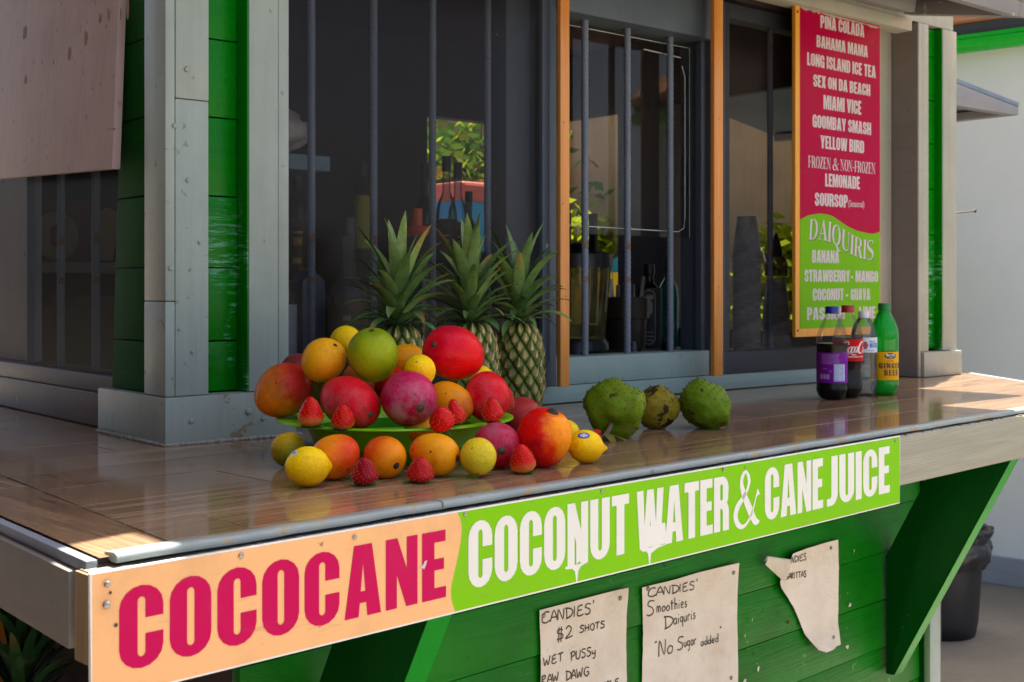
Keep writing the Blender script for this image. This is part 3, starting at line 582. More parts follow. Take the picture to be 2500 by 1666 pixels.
# front hatch, propped up over the windows (seen from below at top right)
MH = Matrix.Translation((0, 2.05, 2.137)) @ Matrix.Rotation(math.atan(.19), 4, 'X')
b = B(); b.box(1.2, 3.30, -.365, 0, .046, .060, .001)
fh = part(b, 'front_hatch', paint('hatch_board_paint', (.19, .175, .165), (.24, .22, .205), rough=.6, axis=0, dirt_amt=.6, grain=.7, chips=.02, chip=(.45, .43, .38)), M=MH, smooth=True, auto=40)
fr = paint('hatch_frame_paint', (.20, .21, .215), (.26, .26, .26), rough=.55, axis=0, dirt_amt=.6, grain=.7, chips=.05, chip=(.5, .48, .42))
b = B(); b.box(3.262, 3.30, -.364, -.001, .004, .0455, .002); b.box(1.2, 3.261, -.3645, -.322, .003, .0452, .002); b.box(1.2, 3.225, -.062, -.003, .0035, .0453, .002); b.box(1.2, 1.24, -.321, -.063, .004, .0455, .002); b.box(2.2, 2.24, -.321, -.063, .004, .0455, .002)
part(b, 'hatch_frame', fr, parent=fh, smooth=True, auto=40)
studs(fh, head_mesh('nail_head', .0032, steel), [((x, y, .0028), (0, 0, -1), 1) for x, y in [(3.1, -.34), (2.9, -.345), (2.6, -.34), (3.28, -.2), (3.28, -.32), (2.7, -.03), (3.0, -.035)]])
# side hatch on the right wall, propped open
b = B(); b.prism([(3.585, 2.235, 2.055), (4.19, 2.17, 1.965), (4.19, 3.25, 1.965), (3.585, 3.25, 2.07)], (0, 0, .016), bev=.002)
rh = part(b, 'right_hatch', paint('blue_grey_paint', (.16, .22, .30), (.21, .27, .35), rough=.5, axis=0, dirt_amt=.6, chips=.02), smooth=True, auto=40)
b = B(); b.prism([(3.585, 2.236, 2.054), (4.189, 2.171, 1.964), (4.189, 2.171, 1.935), (3.585, 2.236, 1.945)], (0, .04, 0), bev=.002); b.prism([(4.148, 2.213, 1.963), (4.189, 2.213, 1.963), (4.189, 2.213, 1.935), (4.148, 2.213, 1.935)], (0, 1.0, 0), bev=.002)
part(b, 'hatch_frame', paint('hatch_grey_paint', (.26, .26, .28), (.32, .32, .33), rough=.6, axis=0, dirt_amt=.7), parent=rh, smooth=True, auto=40)

# counter (own part with sub-parts), built in the counter frame
inv = MC.inverted(); nrm = lambda v: (inv.to_3x3() @ Vector(v)).normalized()
def cut(b, co, no):
    bmesh.ops.bisect_plane(b.bm, geom=b.bm.verts[:] + b.bm.edges[:] + b.bm.faces[:], plane_co=inv @ Vector(co), plane_no=nrm(no), clear_outer=True)
def tiles(along, rng):
    b = B(); lay = b.bm.loops.layers.float_color.new('tile'); cells = []
    if along == 0:
        n0 = 0.001; r = 0
        while n0 < 1.9:
            s0 = -.4 - (r % 3)*.2
            while s0 < 3.3:
                if n0 < 1.0 or s0 < .6: cells.append((s0, s0 + .598, n0, n0 + .1475))
                s0 += .6
            n0 += .1495; r += 1
    else:
        n0 = -.1
        while n0 < 1.9: cells.append((-.12, .3, n0, n0 + .598)); n0 += .6
    for c in cells:
        dz = random.uniform(-.0002, .0002)
        vs = b.box(c[0], c[1], c[2], c[3], 1.042, 1.05 + dz, .0009); col = (random.random(), random.random(), random.random(), 1)
        for f in {f for v in vs for f in v.link_faces}:
            for l in f.loops: l[lay] = col
    if along == 0: cut(b, (.5745, 1.5, 0), (-1, .03, 0))
    else: cut(b, (.5725, 1.5, 0), (1, -.03, 0)); cut(b, (.479, 1.5, 0), (-1, 0, 0)); cut(b, (.475, 1.2062, 0), (math.sin(PHI), -math.cos(PHI), 0))
    cut(b, (3.683, 2.1, 0), (.80, -.60, 0)); return b
b = tiles(0, 0); ct = part(b, 'counter_top', [tile_x], M=MC)
b = tiles(1, 0); part(b, 'border_tile', [tile_y], parent=ct)
b = B(); b.box(.0, 3.3, .0145, .95, 1.022, 1.0475, 0); b.box(.0, .46, .95, 1.9, 1.022, 1.0475, 0)
cut(b, (.481, 1.5, 0), (-1, 0, 0)); cut(b, (3.67, 2.1, 0), (.80, -.60, 0)); part(b, 'grout_bed', grout, parent=ct)
# rounded edge strip along the front, in three lengths, dented where they meet
b = B()
def nose(s0, s1, dz=0, dn=0):
    prof = [(.016, 1.0507), (.014, 1.0528), (-.004, 1.0545), (-.0095, 1.0538), (-.0118, 1.0515), (-.0122, 1.0475), (-.0115, 1.0448), (.002, 1.0444)]
    n = max(2, int((s1-s0)/.012)); rows = []
    for i in range(n+1):
        s = s0 + (s1-s0)*i/n; wv = mnoise.noise((s*9, dz*50, 0))*.0013; w2 = mnoise.noise((s*38, 7, dz*10))*.0011
        rows.append([b.bm.verts.new((s, p + dn + w2, z + dz + wv)) for p, z in prof])
    for p, q in zip(rows, rows[1:]):
        for k in range(len(prof)-1): b.bm.faces.new((p[k], q[k], q[k+1], p[k+1]))
    b.bm.faces.new(rows[0]); b.bm.faces.new(rows[-1][::-1])
nose(.016, .452); nose(.448, .533, .0012, -.0018); nose(.529, 1.10); nose(1.101, 2.70, -.0005)
part(b, 'edge_strip', edge_m, parent=ct, smooth=True, auto=50)
sem = paint('side_edge_paint', (.22, .25, .32), (.30, .33, .38), rough=.5, axis=1, chips=.06, chip=(.06, .05, .05), dirt_amt=.8)
b = B(); b.box(.4655, .4785, 1.2085, 2.95, 1.036, 1.0485, .003, M=inv); part(b, 'side_edge_strip', sem, parent=ct, smooth=True, auto=40)
b = B(); b.prism([inv @ Vector(p) for p in [(3.69, 2.106, 1.036), (3.155, 1.398, 1.036), (3.17, 1.390, 1.036), (3.705, 2.098, 1.036)]], (0, 0, .0145), bev=.002)
part(b, 'side_edge_strip', sem, parent=ct, smooth=True, auto=40)
b = B(); b.box(-.012, 2.72, -.0235, .014, .948, 1.0405, .003); part(b, 'front_fascia', fascia_w, parent=ct, smooth=True, auto=40)
b = B(); b.box(.4575, .4875, 1.2345, 2.95, .956, 1.0352, .003, M=inv); part(b, 'side_fascia', paint('side_fascia_paint', (.20, .18, .165), (.25, .225, .21), rough=.6, axis=1, grain=.6, dirt_amt=.5, chips=.01), parent=ct, smooth=True, auto=40)
b = B(); b.box(-.0165, -.0125, -.0230, .0135, .950, 1.039, .001); part(b, 'fascia_end', raw_w, parent=ct)
b = B()                                                  # chips and gaps of crumbling filler between strip and fascia
for k in range(150):
    s = random.uniform(.02, 2.6); b.ico((s, -.014 + random.uniform(-.008, .002), 1.0412), random.uniform(.001, .0032), 1, sc=(random.uniform(1.5, 5), 1, .6))
part(b, 'crumbling_filler', plain('filler', (.10, .09, .075), .9), parent=ct, smooth=True)['kind'] = 'stuff'
# braces
def brace(s0):
    b = B(); pr = [(.004, .9455), (.168, .9455), (.306, .682), (.306, .40), (.288, .40)]
    b.prism([(s0, n, z) for n, z in pr], (.040, 0, 0), bev=.0025); return part(b, 'counter_brace', green_d, M=MC, smooth=True, auto=40)
for s0 in (.456, 2.13):
    br = brace(s0); b = B(); b.prism([(s0 - .0003, .0025, .9452), (s0 - .0003, .2855, .402), (s0 - .0003, .2838, .4005), (s0 - .0003, .0008, .9445)], (.0406, 0, 0)); part(b, 'lit_front_edge', green_e, parent=br)  # sliver in lighter green: light on the brace edge, painted in
    studs(br, pnr, [((s0 - .0003, n, z), (-1, 0, 0), 1.1) for n, z in [(.262, .52), (.272, .47), (.25, .55)]])
# lower wall: horizontal boards
b = B(); LZ = [.05, .128, .235, .35, .462, .575, .688, .795, .90, 1.02]
for a, c in zip(LZ, LZ[1:]):
    o_ = random.uniform(-.0015, .0015); b.prism([(.36, .3105 + o_, a + .0015), (.36, .3145 + o_, c - .001), (.36, .335, c - .001), (.36, .335, a + .0015)], (1.95, 0, 0), bev=.0022)
lw = part(b, 'lower_wall', green_l, M=MC, smooth=True, auto=40)
b = B(); b.box(2.3105, 2.342, .300, .34, .05, 1.02, .002); part(b, 'corner_batten', green_d, parent=lw, smooth=True, auto=40)
b = B(); b.box(2.3425, 2.405, .304, .36, .05, 1.02, .002); part(b, 'corner_post', cream, parent=lw, smooth=True, auto=40)
b = B(); b.box(.36, 2.34, .336, .40, .05, 1.02, 0); b.box(.36, .40, .40, 1.6, .05, 1.02, 0); b.box(2.30, 2.34, .40, 1.2, .05, 1.02, 0); part(b, 'wall_backing', dark_in, parent=lw)
studs(lw, pnr, [((s, .3100, z), (0, -1, 0), r/.002) for s, z, r in [(1.72, .60, .004), (1.95, .70, .0025), (2.05, .62, .0025), (1.60, .48, .003), (.75, .80, .0025), (1.35, .79, .0025)]])

# ------------------------------------------------------------------ small repeated heads of nails and screws
def view(r, u, t): return (RGT*r + UP*u - FWD*t).normalized()

# ------------------------------------------------------------------ shop sign on the counter front
def vinyl(name, c, rough=.32, wear=.5, dirt=(.25, .18, .12), scr=True):
    m = N(name); v = m.obj(); a = m.noise(v, 12, 5, .65); f = m.noise(m.mapv(v, (4, 90, 90)), 1, 4, .7); sp = m.noise(v, 70, 2)
    col = m.mix(m.math('MULTIPLY', m.ramp(a, .50, .78), .34*wear), c, dirt); col = m.mix(m.math('MULTIPLY', m.ramp(m.noise(m.mapv(v, (7, 60, 60), loc=(4, 0, 0), rot=(0, .5, 0)), 1, 6, .75), .60, .70), .35*wear), col, dirt); col = m.mix(m.math('MULTIPLY', m.ramp(sp, .72, .76), wear), col, dirt)
    col = m.mix(m.math('MULTIPLY', m.ramp(m.noise(v, 3.3, 2), .3, .7), .18), col, tuple(min(1, x*1.25) for x in c))
    m.P(Base_Color=col, Roughness=m.math('ADD', rough-.08, m.math('MULTIPLY', a, .2))); m.b.inputs['Specular IOR Level'].default_value = .08; m.bump(m.math('ADD', f, a), .08, .0008); return m.m
v_peach = vinyl('peach_vinyl', (.76, .42, .19), dirt=(.30, .17, .10), wear=1.0); v_lime = vinyl('lime_vinyl', (.175, .47, .002)); v_pink = vinyl('magenta_vinyl', (.47, .0004, .075), wear=.2)
v_white = vinyl('white_vinyl', (.66, .66, .62), dirt=(.4, .38, .33)); v_edge = vinyl('white_board_edge', (.72, .70, .66), wear=.9)
def frontf(n): return lambda x, y, l: (x, n - l, y)
NS = -.0290
sign = empty('shop_sign', MC @ Vector((.77, -.026, .98)), 'long peach and lime sign reading COCOCANE COCONUT WATER & CANE JUICE on the counter front', 'sign')
SI = Matrix.Translation(sign.location).inverted()
def spart(b, name, mats, parent=None, **k):
    o = b.done(name, mats, parent or sign, **k)
    if parent is None: o.matrix_parent_inverse = SI; o.matrix_basis = MC
    return o
b = B(); b.box(-.020, 1.5735, -.0285, -.0245, .9165, 1.0435, .0008, wob=.0008); board = spart(b, 'board', v_edge)
SPL = smooth([(.4575, 1.0417), (.462, 1.034), (.4645, 1.022), (.4625, 1.004), (.457, .983), (.4515, .966), (.447, .950), (.4475, .936), (.4535, .9195)], 5)
b = B(); put(b, [[[(x, z) for x, z in SPL] + [(-.0183, .9193), (-.0183, 1.0417)]]], frontf(NS)); put(b, [[[(x, z) for x, z in SPL][::-1] + [(1.5705, 1.0417), (1.5705, .9195)]]], frontf(NS), 1)
spart(b, 'printed_face', [v_peach, v_lime])
b = B(); write(b, 'COCOCANE', IMPACT, .0095, .4385, .9405, 1.0235, frontf(NS - .0004), gap=.085); spart(b, 'lettering', v_pink)
b = B(); fr_ = frontf(NS - .0004)
write(b, 'COCONUT', IMPACT, .4755, .786, .9425, 1.0275, fr_, gap=.06); write(b, 'WATER', IMPACT, .803, 1.0275, .9425, 1.0275, fr_, gap=.05)
put(b, ROMAN['&'][1], lambda x, y, l: fr_(1.041 + x*.068, .942 + y*.086, l)); write(b, 'CANE', IMPACT, 1.126, 1.302, .9425, 1.0285, fr_, gap=.06); write(b, 'JUICE', IMPACT, 1.314, 1.532, .9425, 1.0285, fr_, gap=.06)
def drip(x0, x1, tip): put(b, [[[(x0, .9435), (x0, .940), (x0 + (tip-x0)*.62, .9385), (tip - .0035, .934), (tip - .0012, .9195), (tip + .0012, .9195), (tip + .0035, .934), (x1 - (x1-tip)*.62, .9395), (x1, .943)]]], lambda x, y, l: fr_(x, y, l + 8e-5))
drip(.6525, .6985, .6755); drip(.8135, .8785, .832)
put(b, [[[(.6745, .9435), (.6745, .999), (.690, .95)]]], lambda x, y, l: fr_(x, y, l + 5e-5)); put(b, [[[(.822, .975), (.868, .975), (.872, .944), (.8165, .944)]]], lambda x, y, l: fr_(x, y, l + 5e-5))
spart(b, 'lettering', v_white)
hp_ = head_mesh('nail', .0034, steel); OUT = (0, -1, 0)
for o in studs(sign, hp_, [(MC @ Vector((s, NS - .0006 - h, z)), MC.to_3x3() @ Vector((dx, -1, .1)), k) for s, z, h, k, dx in [(-.0045, 1.031, .003, 1.0, -.5), (-.0045, 1.0105, .002, 1.15, -.3), (.148, 1.0355, .0, 1.0, 0), (.298, 1.034, .001, .85, 0), (.470, 1.038, 0, .8, 0), (.728, 1.037, 0, .95, 0), (1.012, 1.038, .002, .95, 0), (1.072, 1.0355, .001, .6, 0), (1.553, 1.036, 0, 1.1, 0)]]): o.matrix_parent_inverse = SI
b = B()
holes = [(.0002, 1.0215, .0016), (.006, .9885, .002)]
for s, z, r in holes:
    q = B(); q.face([(s + r*math.cos(i*.5236), NS - .0007, z + r*1.1*math.sin(i*.5236)) for i in range(12)]); spart(q, 'nail_hole', black_m)
b.bm.free()
q = B(); q.face([(.402 + .006*x, NS - .0007, .985 + .006*z) for x, z in [(-1, -.6), (-.2, -.5), (.1, -.9), (.5, -.2), (1.0, .9), (.3, .8), (-.1, .1), (-.8, -.1)]]); spart(q, 'scraped_patch', plain('scraped_metal', (.55, .50, .50), .5))

# ------------------------------------------------------------------ menu board beside the right window
menu = empty('menu_board', (2.988, 2.072, 1.64), 'tall pink and lime drinks menu board with an orange edge standing against the window', 'menu board')
MI = Matrix.Translation(menu.location).inverted()
def mpart(b, name, mats, parent=None, **k):
    o = b.done(name, mats, parent or menu, **k)
    if parent is None: o.matrix_parent_inverse = MI
    return o
mp_pink = vinyl('menu_pink', (.36, .0005, .040), rough=.3, wear=.15); mp_lime = vinyl('menu_lime', (.145, .40, .004), rough=.3, wear=.15); mp_white = vinyl('menu_white', (.54, .49, .49), wear=.2); mp_green = plain('menu_shadow_green', (.06, .20, .01), .4)
b = B(); b.box(2.758, 3.165, 2.064, 2.076, 1.187, 2.0955, .002); mpart(b, 'backing', wood('orange_board', (.78, .36, .035), (.70, .29, .025), axis=2, rough=.45, contrast=.5))
WV = [(2.7775, 1.509), (2.80, 1.517), (2.822, 1.523), (2.872, 1.529), (2.923, 1.525), (2.96, 1.512), (2.999, 1.498), (3.03, 1.490), (3.06, 1.485), (3.123, 1.480), (3.1615, 1.488)]
WV = smooth(WV, 4); mf = lambda x, y, l: (x, 2.0632 - l, y)
b = B(); put(b, [[WV + [(3.1615, 2.093), (2.7775, 2.093)]]], mf); put(b, [[WV[::-1] + [(2.7775, 1.210), (3.1615, 1.210)]]], mf, 1); mpart(b, 'printed_face', [mp_pink, mp_lime])
mt = lambda x, y, l: (x, 2.0628 - l, y)
def mrow(b, text, xc, wd, z0, z1, font=IMPACT, gap=.05): write(b, text, font, xc - wd/2, xc + wd/2, z0, z1, mt, gap=gap)
MENU = [('PINA COLADA', 2.870, 3.081, 2.048, 2.0835), ('BAHAMA MAMA', 2.852, 3.099, 1.992, 2.0255), ('LONG ISLAND ICE TEA', 2.809, 3.139, 1.9365, 1.972), ('SEX ON DA BEACH', 2.837, 3.111, 1.881, 1.9145), ('MIAMI VICE', 2.884, 3.066, 1.8225, 1.862), ('GOOMBAY SMASH', 2.834, 3.115, 1.7675, 1.8035), ('YELLOW BIRD', 2.870, 3.080, 1.712, 1.748), ('LEMONADE', 2.892, 3.059, 1.6065, 1.643), ('SOURSOP', 2.844, 2.999, 1.5505, 1.587), ('BANANA', 2.832, 2.958, 1.392, 1.4275), ('STRAWBERRY', 2.797, 3.010, 1.339, 1.3725), ('-', 3.015, 3.026, 1.339, 1.3725), ('MANGO', 3.037, 3.151, 1.339, 1.372), ('COCONUT', 2.834, 2.980, 1.2865, 1.3205), ('-', 2.990, 3.001, 1.2865, 1.3205), ('GUAVA', 3.014, 3.111, 1.2865, 1.3205), ('PASSION', 2.808, 2.985, 1.233, 1.268), ('-', 3.02, 3.031, 1.233, 1.268), ('LIME', 3.055, 3.137, 1.233, 1.268)]
b = B()
for t_, x0_, x1_, z0_, z1_ in MENU: write(b, t_, IMPACT, x0_, x1_, z0_, z1_, mt, gap=.06)
write(b, 'FROZEN & NON-FROZEN', ROMAN, 2.814, 3.137, 1.655, 1.6875, mt, gap=.05)
mpart(b, 'lettering', mp_white)
def wavy(X, Y):
    t = (X - 2.818)/.309; u = min(1, max(0, (t - .12)/.86)); return (X + (Y - 1.48)*.08, Y - .050*u*u*(3 - 2*u) + .003*math.sin(t*6.3) + .001)
for lift, dx, mt_, nm in ((0, .0035, mp_green, 'lettering_shadow'), (.0003, 0, mp_white, 'arched_lettering')):
    b = B(); write(b, 'DAIQUIRIS', ROMAN, 2.818 + dx, 3.127 + dx, 1.454 - dx*.8, 1.510 - dx*.8, lambda x, y, l: (x, 2.0629 - lift - l, y), gap=.05, warp=wavy); mpart(b, nm, mt_)
fc = bpy.data.curves.new('small_print', 'FONT'); fc.body = '(Seasonal)'; fc.size = .031; fc.space_character = .92
fo = bpy.data.objects.new('tmp', fc); COL.objects.link(fo); bpy.context.view_layer.update(); me = bpy.data.meshes.new_from_object(fo.evaluated_get(bpy.context.evaluated_depsgraph_get())); bpy.data.objects.remove(fo)
for v in me.vertices: v.co = Vector((3.001 + v.co.x*.70, 2.0628, 1.555 + v.co.y*.86))
me.materials.clear(); me.materials.append(mp_white); fo = bpy.data.objects.new('small_print', me); COL.objects.link(fo); fo.parent = menu; fo.matrix_parent_inverse = MI
b = B()
for k in range(26):
    x = random.uniform(2.80, 3.15); z = 2.0925 - (x - 2.8)*.012; l = random.uniform(.01, .04); put(b, [[[(x - l, z - random.uniform(0, .002)), (x, z - random.uniform(.002, .009)), (x + l, z - random.uniform(0, .004)), (x + l, z + .0004), (x - l, z + .0004)]]], lambda x, y, l, k=k: (x, 2.0627 - k*2e-5, y))
mpart(b, 'paint_smear', cream_b)
hm = head_mesh('screw', .004, rust)
for o in studs(menu, hm, [((2.7675, 2.0638, 2.078), OUT, 1), ((2.768, 2.0638, 1.205), OUT, .9)]): o.matrix_parent_inverse = MI

# ------------------------------------------------------------------ handwritten notices on the lower wall
def paper_mat():
    m = N('notice_paper'); v = m.obj(); a = m.noise(v, 14, 5, .6); col = m.mix(m.ramp(a, .3, .75), (.68, .58, .465), (.80, .72, .62)); st = m.ramp(m.noise(m.mapv(v, loc=(2, 2, 5)), 9, 6, .7), .56, .70); col = m.mix(m.math('MULTIPLY', st, .3), col, (.40, .28, .17)); cr = m.noise(m.mapv(v, (1, 1, 1), rot=(.3, .7, .2)), 26, 2, .4, 2.5); m.P(Base_Color=col, Roughness=.75); m.bump(m.math('ADD', a, m.math('MULTIPLY', cr, .8)), .5, .005)
    m.b.inputs['Subsurface Weight'].default_value = 0; return m.m
pap = paper_mat(); ink = plain('brown_ink', (.045, .030, .014), .6)
def notice(label, L, R, z0, z1, lines, curl):
    """L, R give the sheet's side edges at height z; curl gives its distance from the wall"""
    c = MC @ Vector(((L(z1) + R(z1))/2, .309, (z0+z1)/2)); t = empty('paper_notice', c, label, 'notice', 'handwritten notices on the green wall'); inv_ = Matrix.Translation(c).inverted()
    def surf(x, z, l=0):
        u = (x - L(z))/(R(z) - L(z)); v = (z - z0)/(z1 - z0); return Vector((x, .3085 - curl(u, v) - .0012*mnoise.noise((x*14, z*14, 3)) - l, z))
    def g(u, v): z = z0 + (z1-z0)*v; return surf(L(z) + (R(z)-L(z))*u, z)
    b = B(); b.grid(g, 24, 24); sheet = b.done('sheet', pap, t, smooth=True); sheet.matrix_parent_inverse = inv_; sheet.matrix_basis = MC
    b = B()
    for text, x0, x1, y, h, sl in lines: pen(b, text, x0, x1, y, h, lambda x, z, l: surf(x, z, l + .0007), slope=sl)
    o = b.done('handwriting', ink, t, recalc=True); o.matrix_parent_inverse = inv_; o.matrix_basis = MC; return t, surf, inv_
pin = head_mesh('drawing_pin', .0045, plain('pin_grey', (.22, .21, .19), .4, .6))
wob = lambda k, a: (lambda z: k + a*math.sin(z*21) + .0012*mnoise.noise((z*60, k*9, 0)))
def pins(t, surf, inv_, pts):
    for o in studs(t, pin, [(MC @ (surf(x, z) + Vector((0, -.0008, 0))), MC.to_3x3() @ Vector((0, -1, 0)), 1) for x, z in pts]): o.matrix_parent_inverse = inv_
a = notice('leftmost white paper notice headed CANDIES with a list of two dollar shots', wob(.9475, .0015), wob(1.1765, -.001), .50, .768, [("CANDIES'", .953, 1.092, .7445, .0185, -.05), ('$2', .989, 1.034, .7065, .0215, -.03), ('SHOTS', 1.049, 1.118, .7095, .0120, -.05), ('WET', .955, 1.008, .6705, .0145, -.03), ('PUSSy', 1.026, 1.094, .6645, .0150, -.03), ('RAW', .951, .998, .6395, .0145, -.05), ('DAWG', 1.013, 1.075, .6330, .0160, -.08), ('SCREW', .955, 1.030, .6080, .0140, -.03), ('HOLE', 1.106, 1.156, .5960, .0125, -.05)], lambda u, v: .0015 + .004*(u-.5)**2 + .006*max(0, u-.85)*max(0, v-.8)*20)
pins(*a, [(.9565, .757), (1.157, .752)])
a = notice("middle white paper notice reading CANDIES' Smoothies Daiquris No Sugar added", wob(1.2225, .0025), wob(1.524, -.0015), .502, .760, [("CANDIES'", 1.240, 1.398, .7395, .0160, -.07), ('S', 1.236, 1.262, .7040, .0270, 0), ('moothies', 1.264, 1.360, .7060, .0200, -.06), ('D', 1.284, 1.312, .6710, .0235, 0), ('aiquris', 1.312, 1.390, .6740, .0215, -.03), ('"', 1.259, 1.268, .633, .0165, 0), ('No', 1.270, 1.316, .6210, .0300, 0), ('S', 1.324, 1.348, .6220, .0240, 0), ('ugar', 1.346, 1.390, .6240, .0190, -.08), ('added', 1.403, 1.460, .6135, .0150, -.02), ('"', 1.463, 1.472, .624, .0150, 0)], lambda u, v: .0015 + .014*max(0, u-.75)**2*10*max(0, v-.75)*2 + .003*math.sin(u*5)**2)
pins(*a, [(1.2385, .7555), (1.507, .7425), (1.500, .530)])
LL = [(.515, 1.838), (.519, 1.815), (.535, 1.800), (.560, 1.778), (.594, 1.758), (.63, 1.735), (.66, 1.703), (.678, 1.682), (.70, 1.668), (.715, 1.688), (.735, 1.700), (.752, 1.712), (.76, 1.72)]
def Lp(z):
    for (za, xa), (zb, xb) in zip(LL, LL[1:]):
        if z <= zb: return xa + (xb-xa)*max(0, (z-za)/(zb-za)) + .0015*mnoise.noise((z*130, 1, 1))
    return LL[-1][1]
a = notice('rightmost white paper notice, torn away at its left with a curled corner, reading MARGARITTAS', Lp, wob(1.9125, .0015), .5155, .7515, [('NDIES', 1.708, 1.780, .7310, .0145, -.05), ('ARGARITTAS', 1.672, 1.778, .7000, .0125, -.09)], lambda u, v: .002 + .022*max(0, .22-v)*4*(1-u*.6) + .018*max(0, .35-u)*max(0, v-.5)*4 + .004*math.sin(u*4)**2)
pins(*a, [(1.884, .7365), (1.886, .536)])
t, surf, inv_ = a
b = B()
def flap(u, v):
    x = 1.613 + (1.660-1.613)*v; z = .762 - .030*v + (.012 + .020*v)*math.sin(u*math.pi*1.2); return Vector((x, .304 - .004 - (.008 + .014*v)*math.sin(u*math.pi*.9) - .012*v, z - .012))
b.grid(flap, 10, 14); o = b.done('torn_corner', pap, t, smooth=True); o.matrix_parent_inverse = inv_; o.matrix_basis = MC
for o in studs(t, pin, [(MC @ Vector((1.617, .298, .748)), MC.to_3x3() @ Vector((0, -1, 0)), .9)]): o.matrix_parent_inverse = inv_
for k, (s, z) in enumerate([(1.578, .632), (1.552, .602), (1.602, .525), (1.551, .510), (1.965, .596), (1.985, .713), (1.955, .5)]):
    b = B(); r = random.uniform(.005, .009); pts = [(s + r*.55*math.cos(i*1.05)*random.uniform(.6, 1.1), .309 - random.uniform(.0005, .006), z + r*math.sin(i*1.05)*random.uniform(.5, 1.2)) for i in range(6)]; b.face(pts)
    o = b.done('paper_scrap', pap); o.matrix_basis = MC; tag(o, 'tiny torn scrap of white paper left stuck to the green boards', 'paper scrap', 'paper scraps left on the green boards')

# ------------------------------------------------------------------ fruit
def orient(d, roll=0):
    d = Vector(d).normalized(); up = UP if abs(d.z) < .95 else -FWD; y = up.cross(d).normalized(); z = d.cross(y)
    return Matrix((d, y, z)).transposed() @ Matrix.Rotation(roll, 3, 'X')
def local(R, r, u, t): return tuple(R.transposed() @ view(r, u, t))
scar_m = plain('mango_scar', (.10, .055, .02), .7); scar_d = plain('dark_scar', (.035, .022, .012), .8)
def mango(label, loc, la, lb, stem, c0, c1, blush, lo=-.4, hi=.6, flat=.96, beak=.10, scar=.13, sm=scar_m, name='mango', cat='mango', group='mangoes piled on and around the green platter', pale=None, roll=0, seed=0, **k):
    R = orient(view(*stem), roll); bl = local(R, *blush)
    if pale: pale = (pale[0], local(R, *pale[1]), pale[2])
    m = fruit_mat(name + '_skin', c0, c1, bl, lo, hi, size=lb, pale=pale, seed=seed or loc[0]*97, **k)
    b = B(); nu, nv = 36, 26; sd = loc[0]*31
    def f(u, v):
        a = u*2*math.pi; p = -math.cos(v*math.pi)              # -1 tip, 1 stem
        q = math.sin(v*math.pi)**.92*(1 + .07*p - .03*p*p); x = la*p
        if p > .9: x -= la*.05*((p-.9)/.1)**2
        y = math.cos(a)*q*lb; z = math.sin(a)*q*lb*flat
        y += beak*lb*(1-p)*(1-p)*.25*(1 if p < 1 else 0)
        n = 1 + .028*mnoise.noise((x*28 + sd, y*28, z*28)); return (x*n, y*n - beak*lb*.25, z*n)
    b.grid(f, nu, nv, close_u=True); bmesh.ops.remove_doubles(b.bm, verts=b.bm.verts, dist=1e-5)
    o = b.done(name, m, smooth=True); o.location = loc; o.rotation_euler = R.to_euler(); tag(o, label, cat, group)
    if scar:
        r = lb*scar; b = B(); b.lathe([(0, r*.5), (r*.45, r*.55), (r*.55, r*.25), (r*.85, r*.28), (r*1.15, -r*.1), (r*1.2, -r*.6)], 16)
        c = b.done('stem_scar', sm, o, smooth=True); c.location = (la*.945, -beak*lb*.25, 0); c.rotation_euler = (0, rad(90), 0)
    return o
def lemon(label, loc, la, lb, stem, col=(1.0, .66, .004), c1=(.95, .52, .004), nip=1.0, group='lemons among the mangoes', sticker=None, **k):
    R = orient(view(*stem)); m = fruit_mat('lemon_skin', col, c1, local(R, .3, -.6, .2), -.6, .8, size=lb, mott=.25, rough=.42, bump=.35, speck=tuple(min(1, x*1.15) for x in col), seed=loc[1]*53, **k)
    b = B()
    def f(u, v):
        a = u*2*math.pi; p = -math.cos(v*math.pi); q = math.sin(v*math.pi)**.95; x = la*p*.93
        if p < -.80: x -= la*.17*nip*((-p-.80)/.20)**1.5; q = q*(1 - .30*nip*min(1, (-p-.80)/.17)) if p > -.999 else q
        if p > .9: x += la*.05*((p-.9)/.1)
        n = 1 + .02*mnoise.noise((x*35 + loc[0]*40, math.cos(a)*q, math.sin(a)*q)); return (x, math.cos(a)*q*lb*n, math.sin(a)*q*lb*n)
    b.grid(f, 32, 30, close_u=True); bmesh.ops.remove_doubles(b.bm, verts=b.bm.verts, dist=1e-5)
    o = b.done('lemon', m, smooth=True); o.location = loc; o.rotation_euler = R.to_euler(); tag(o, label, 'lemon', group)
    b = B(); r = lb*.085; b.lathe([(0, r*.5), (r*.6, r*.5), (r, 0), (r, -r)], 10); c = b.done('stem_button', plain('lemon_button', (.36, .33, .07), .6), o, smooth=True); c.location = (la*.965, 0, 0); c.rotation_euler = (0, rad(90), 0)
    return o
seed_m = plain('strawberry_seed', (.55, .26, .04), .45); calyx_m = plain('strawberry_calyx', (.05, .17, .02), .6)
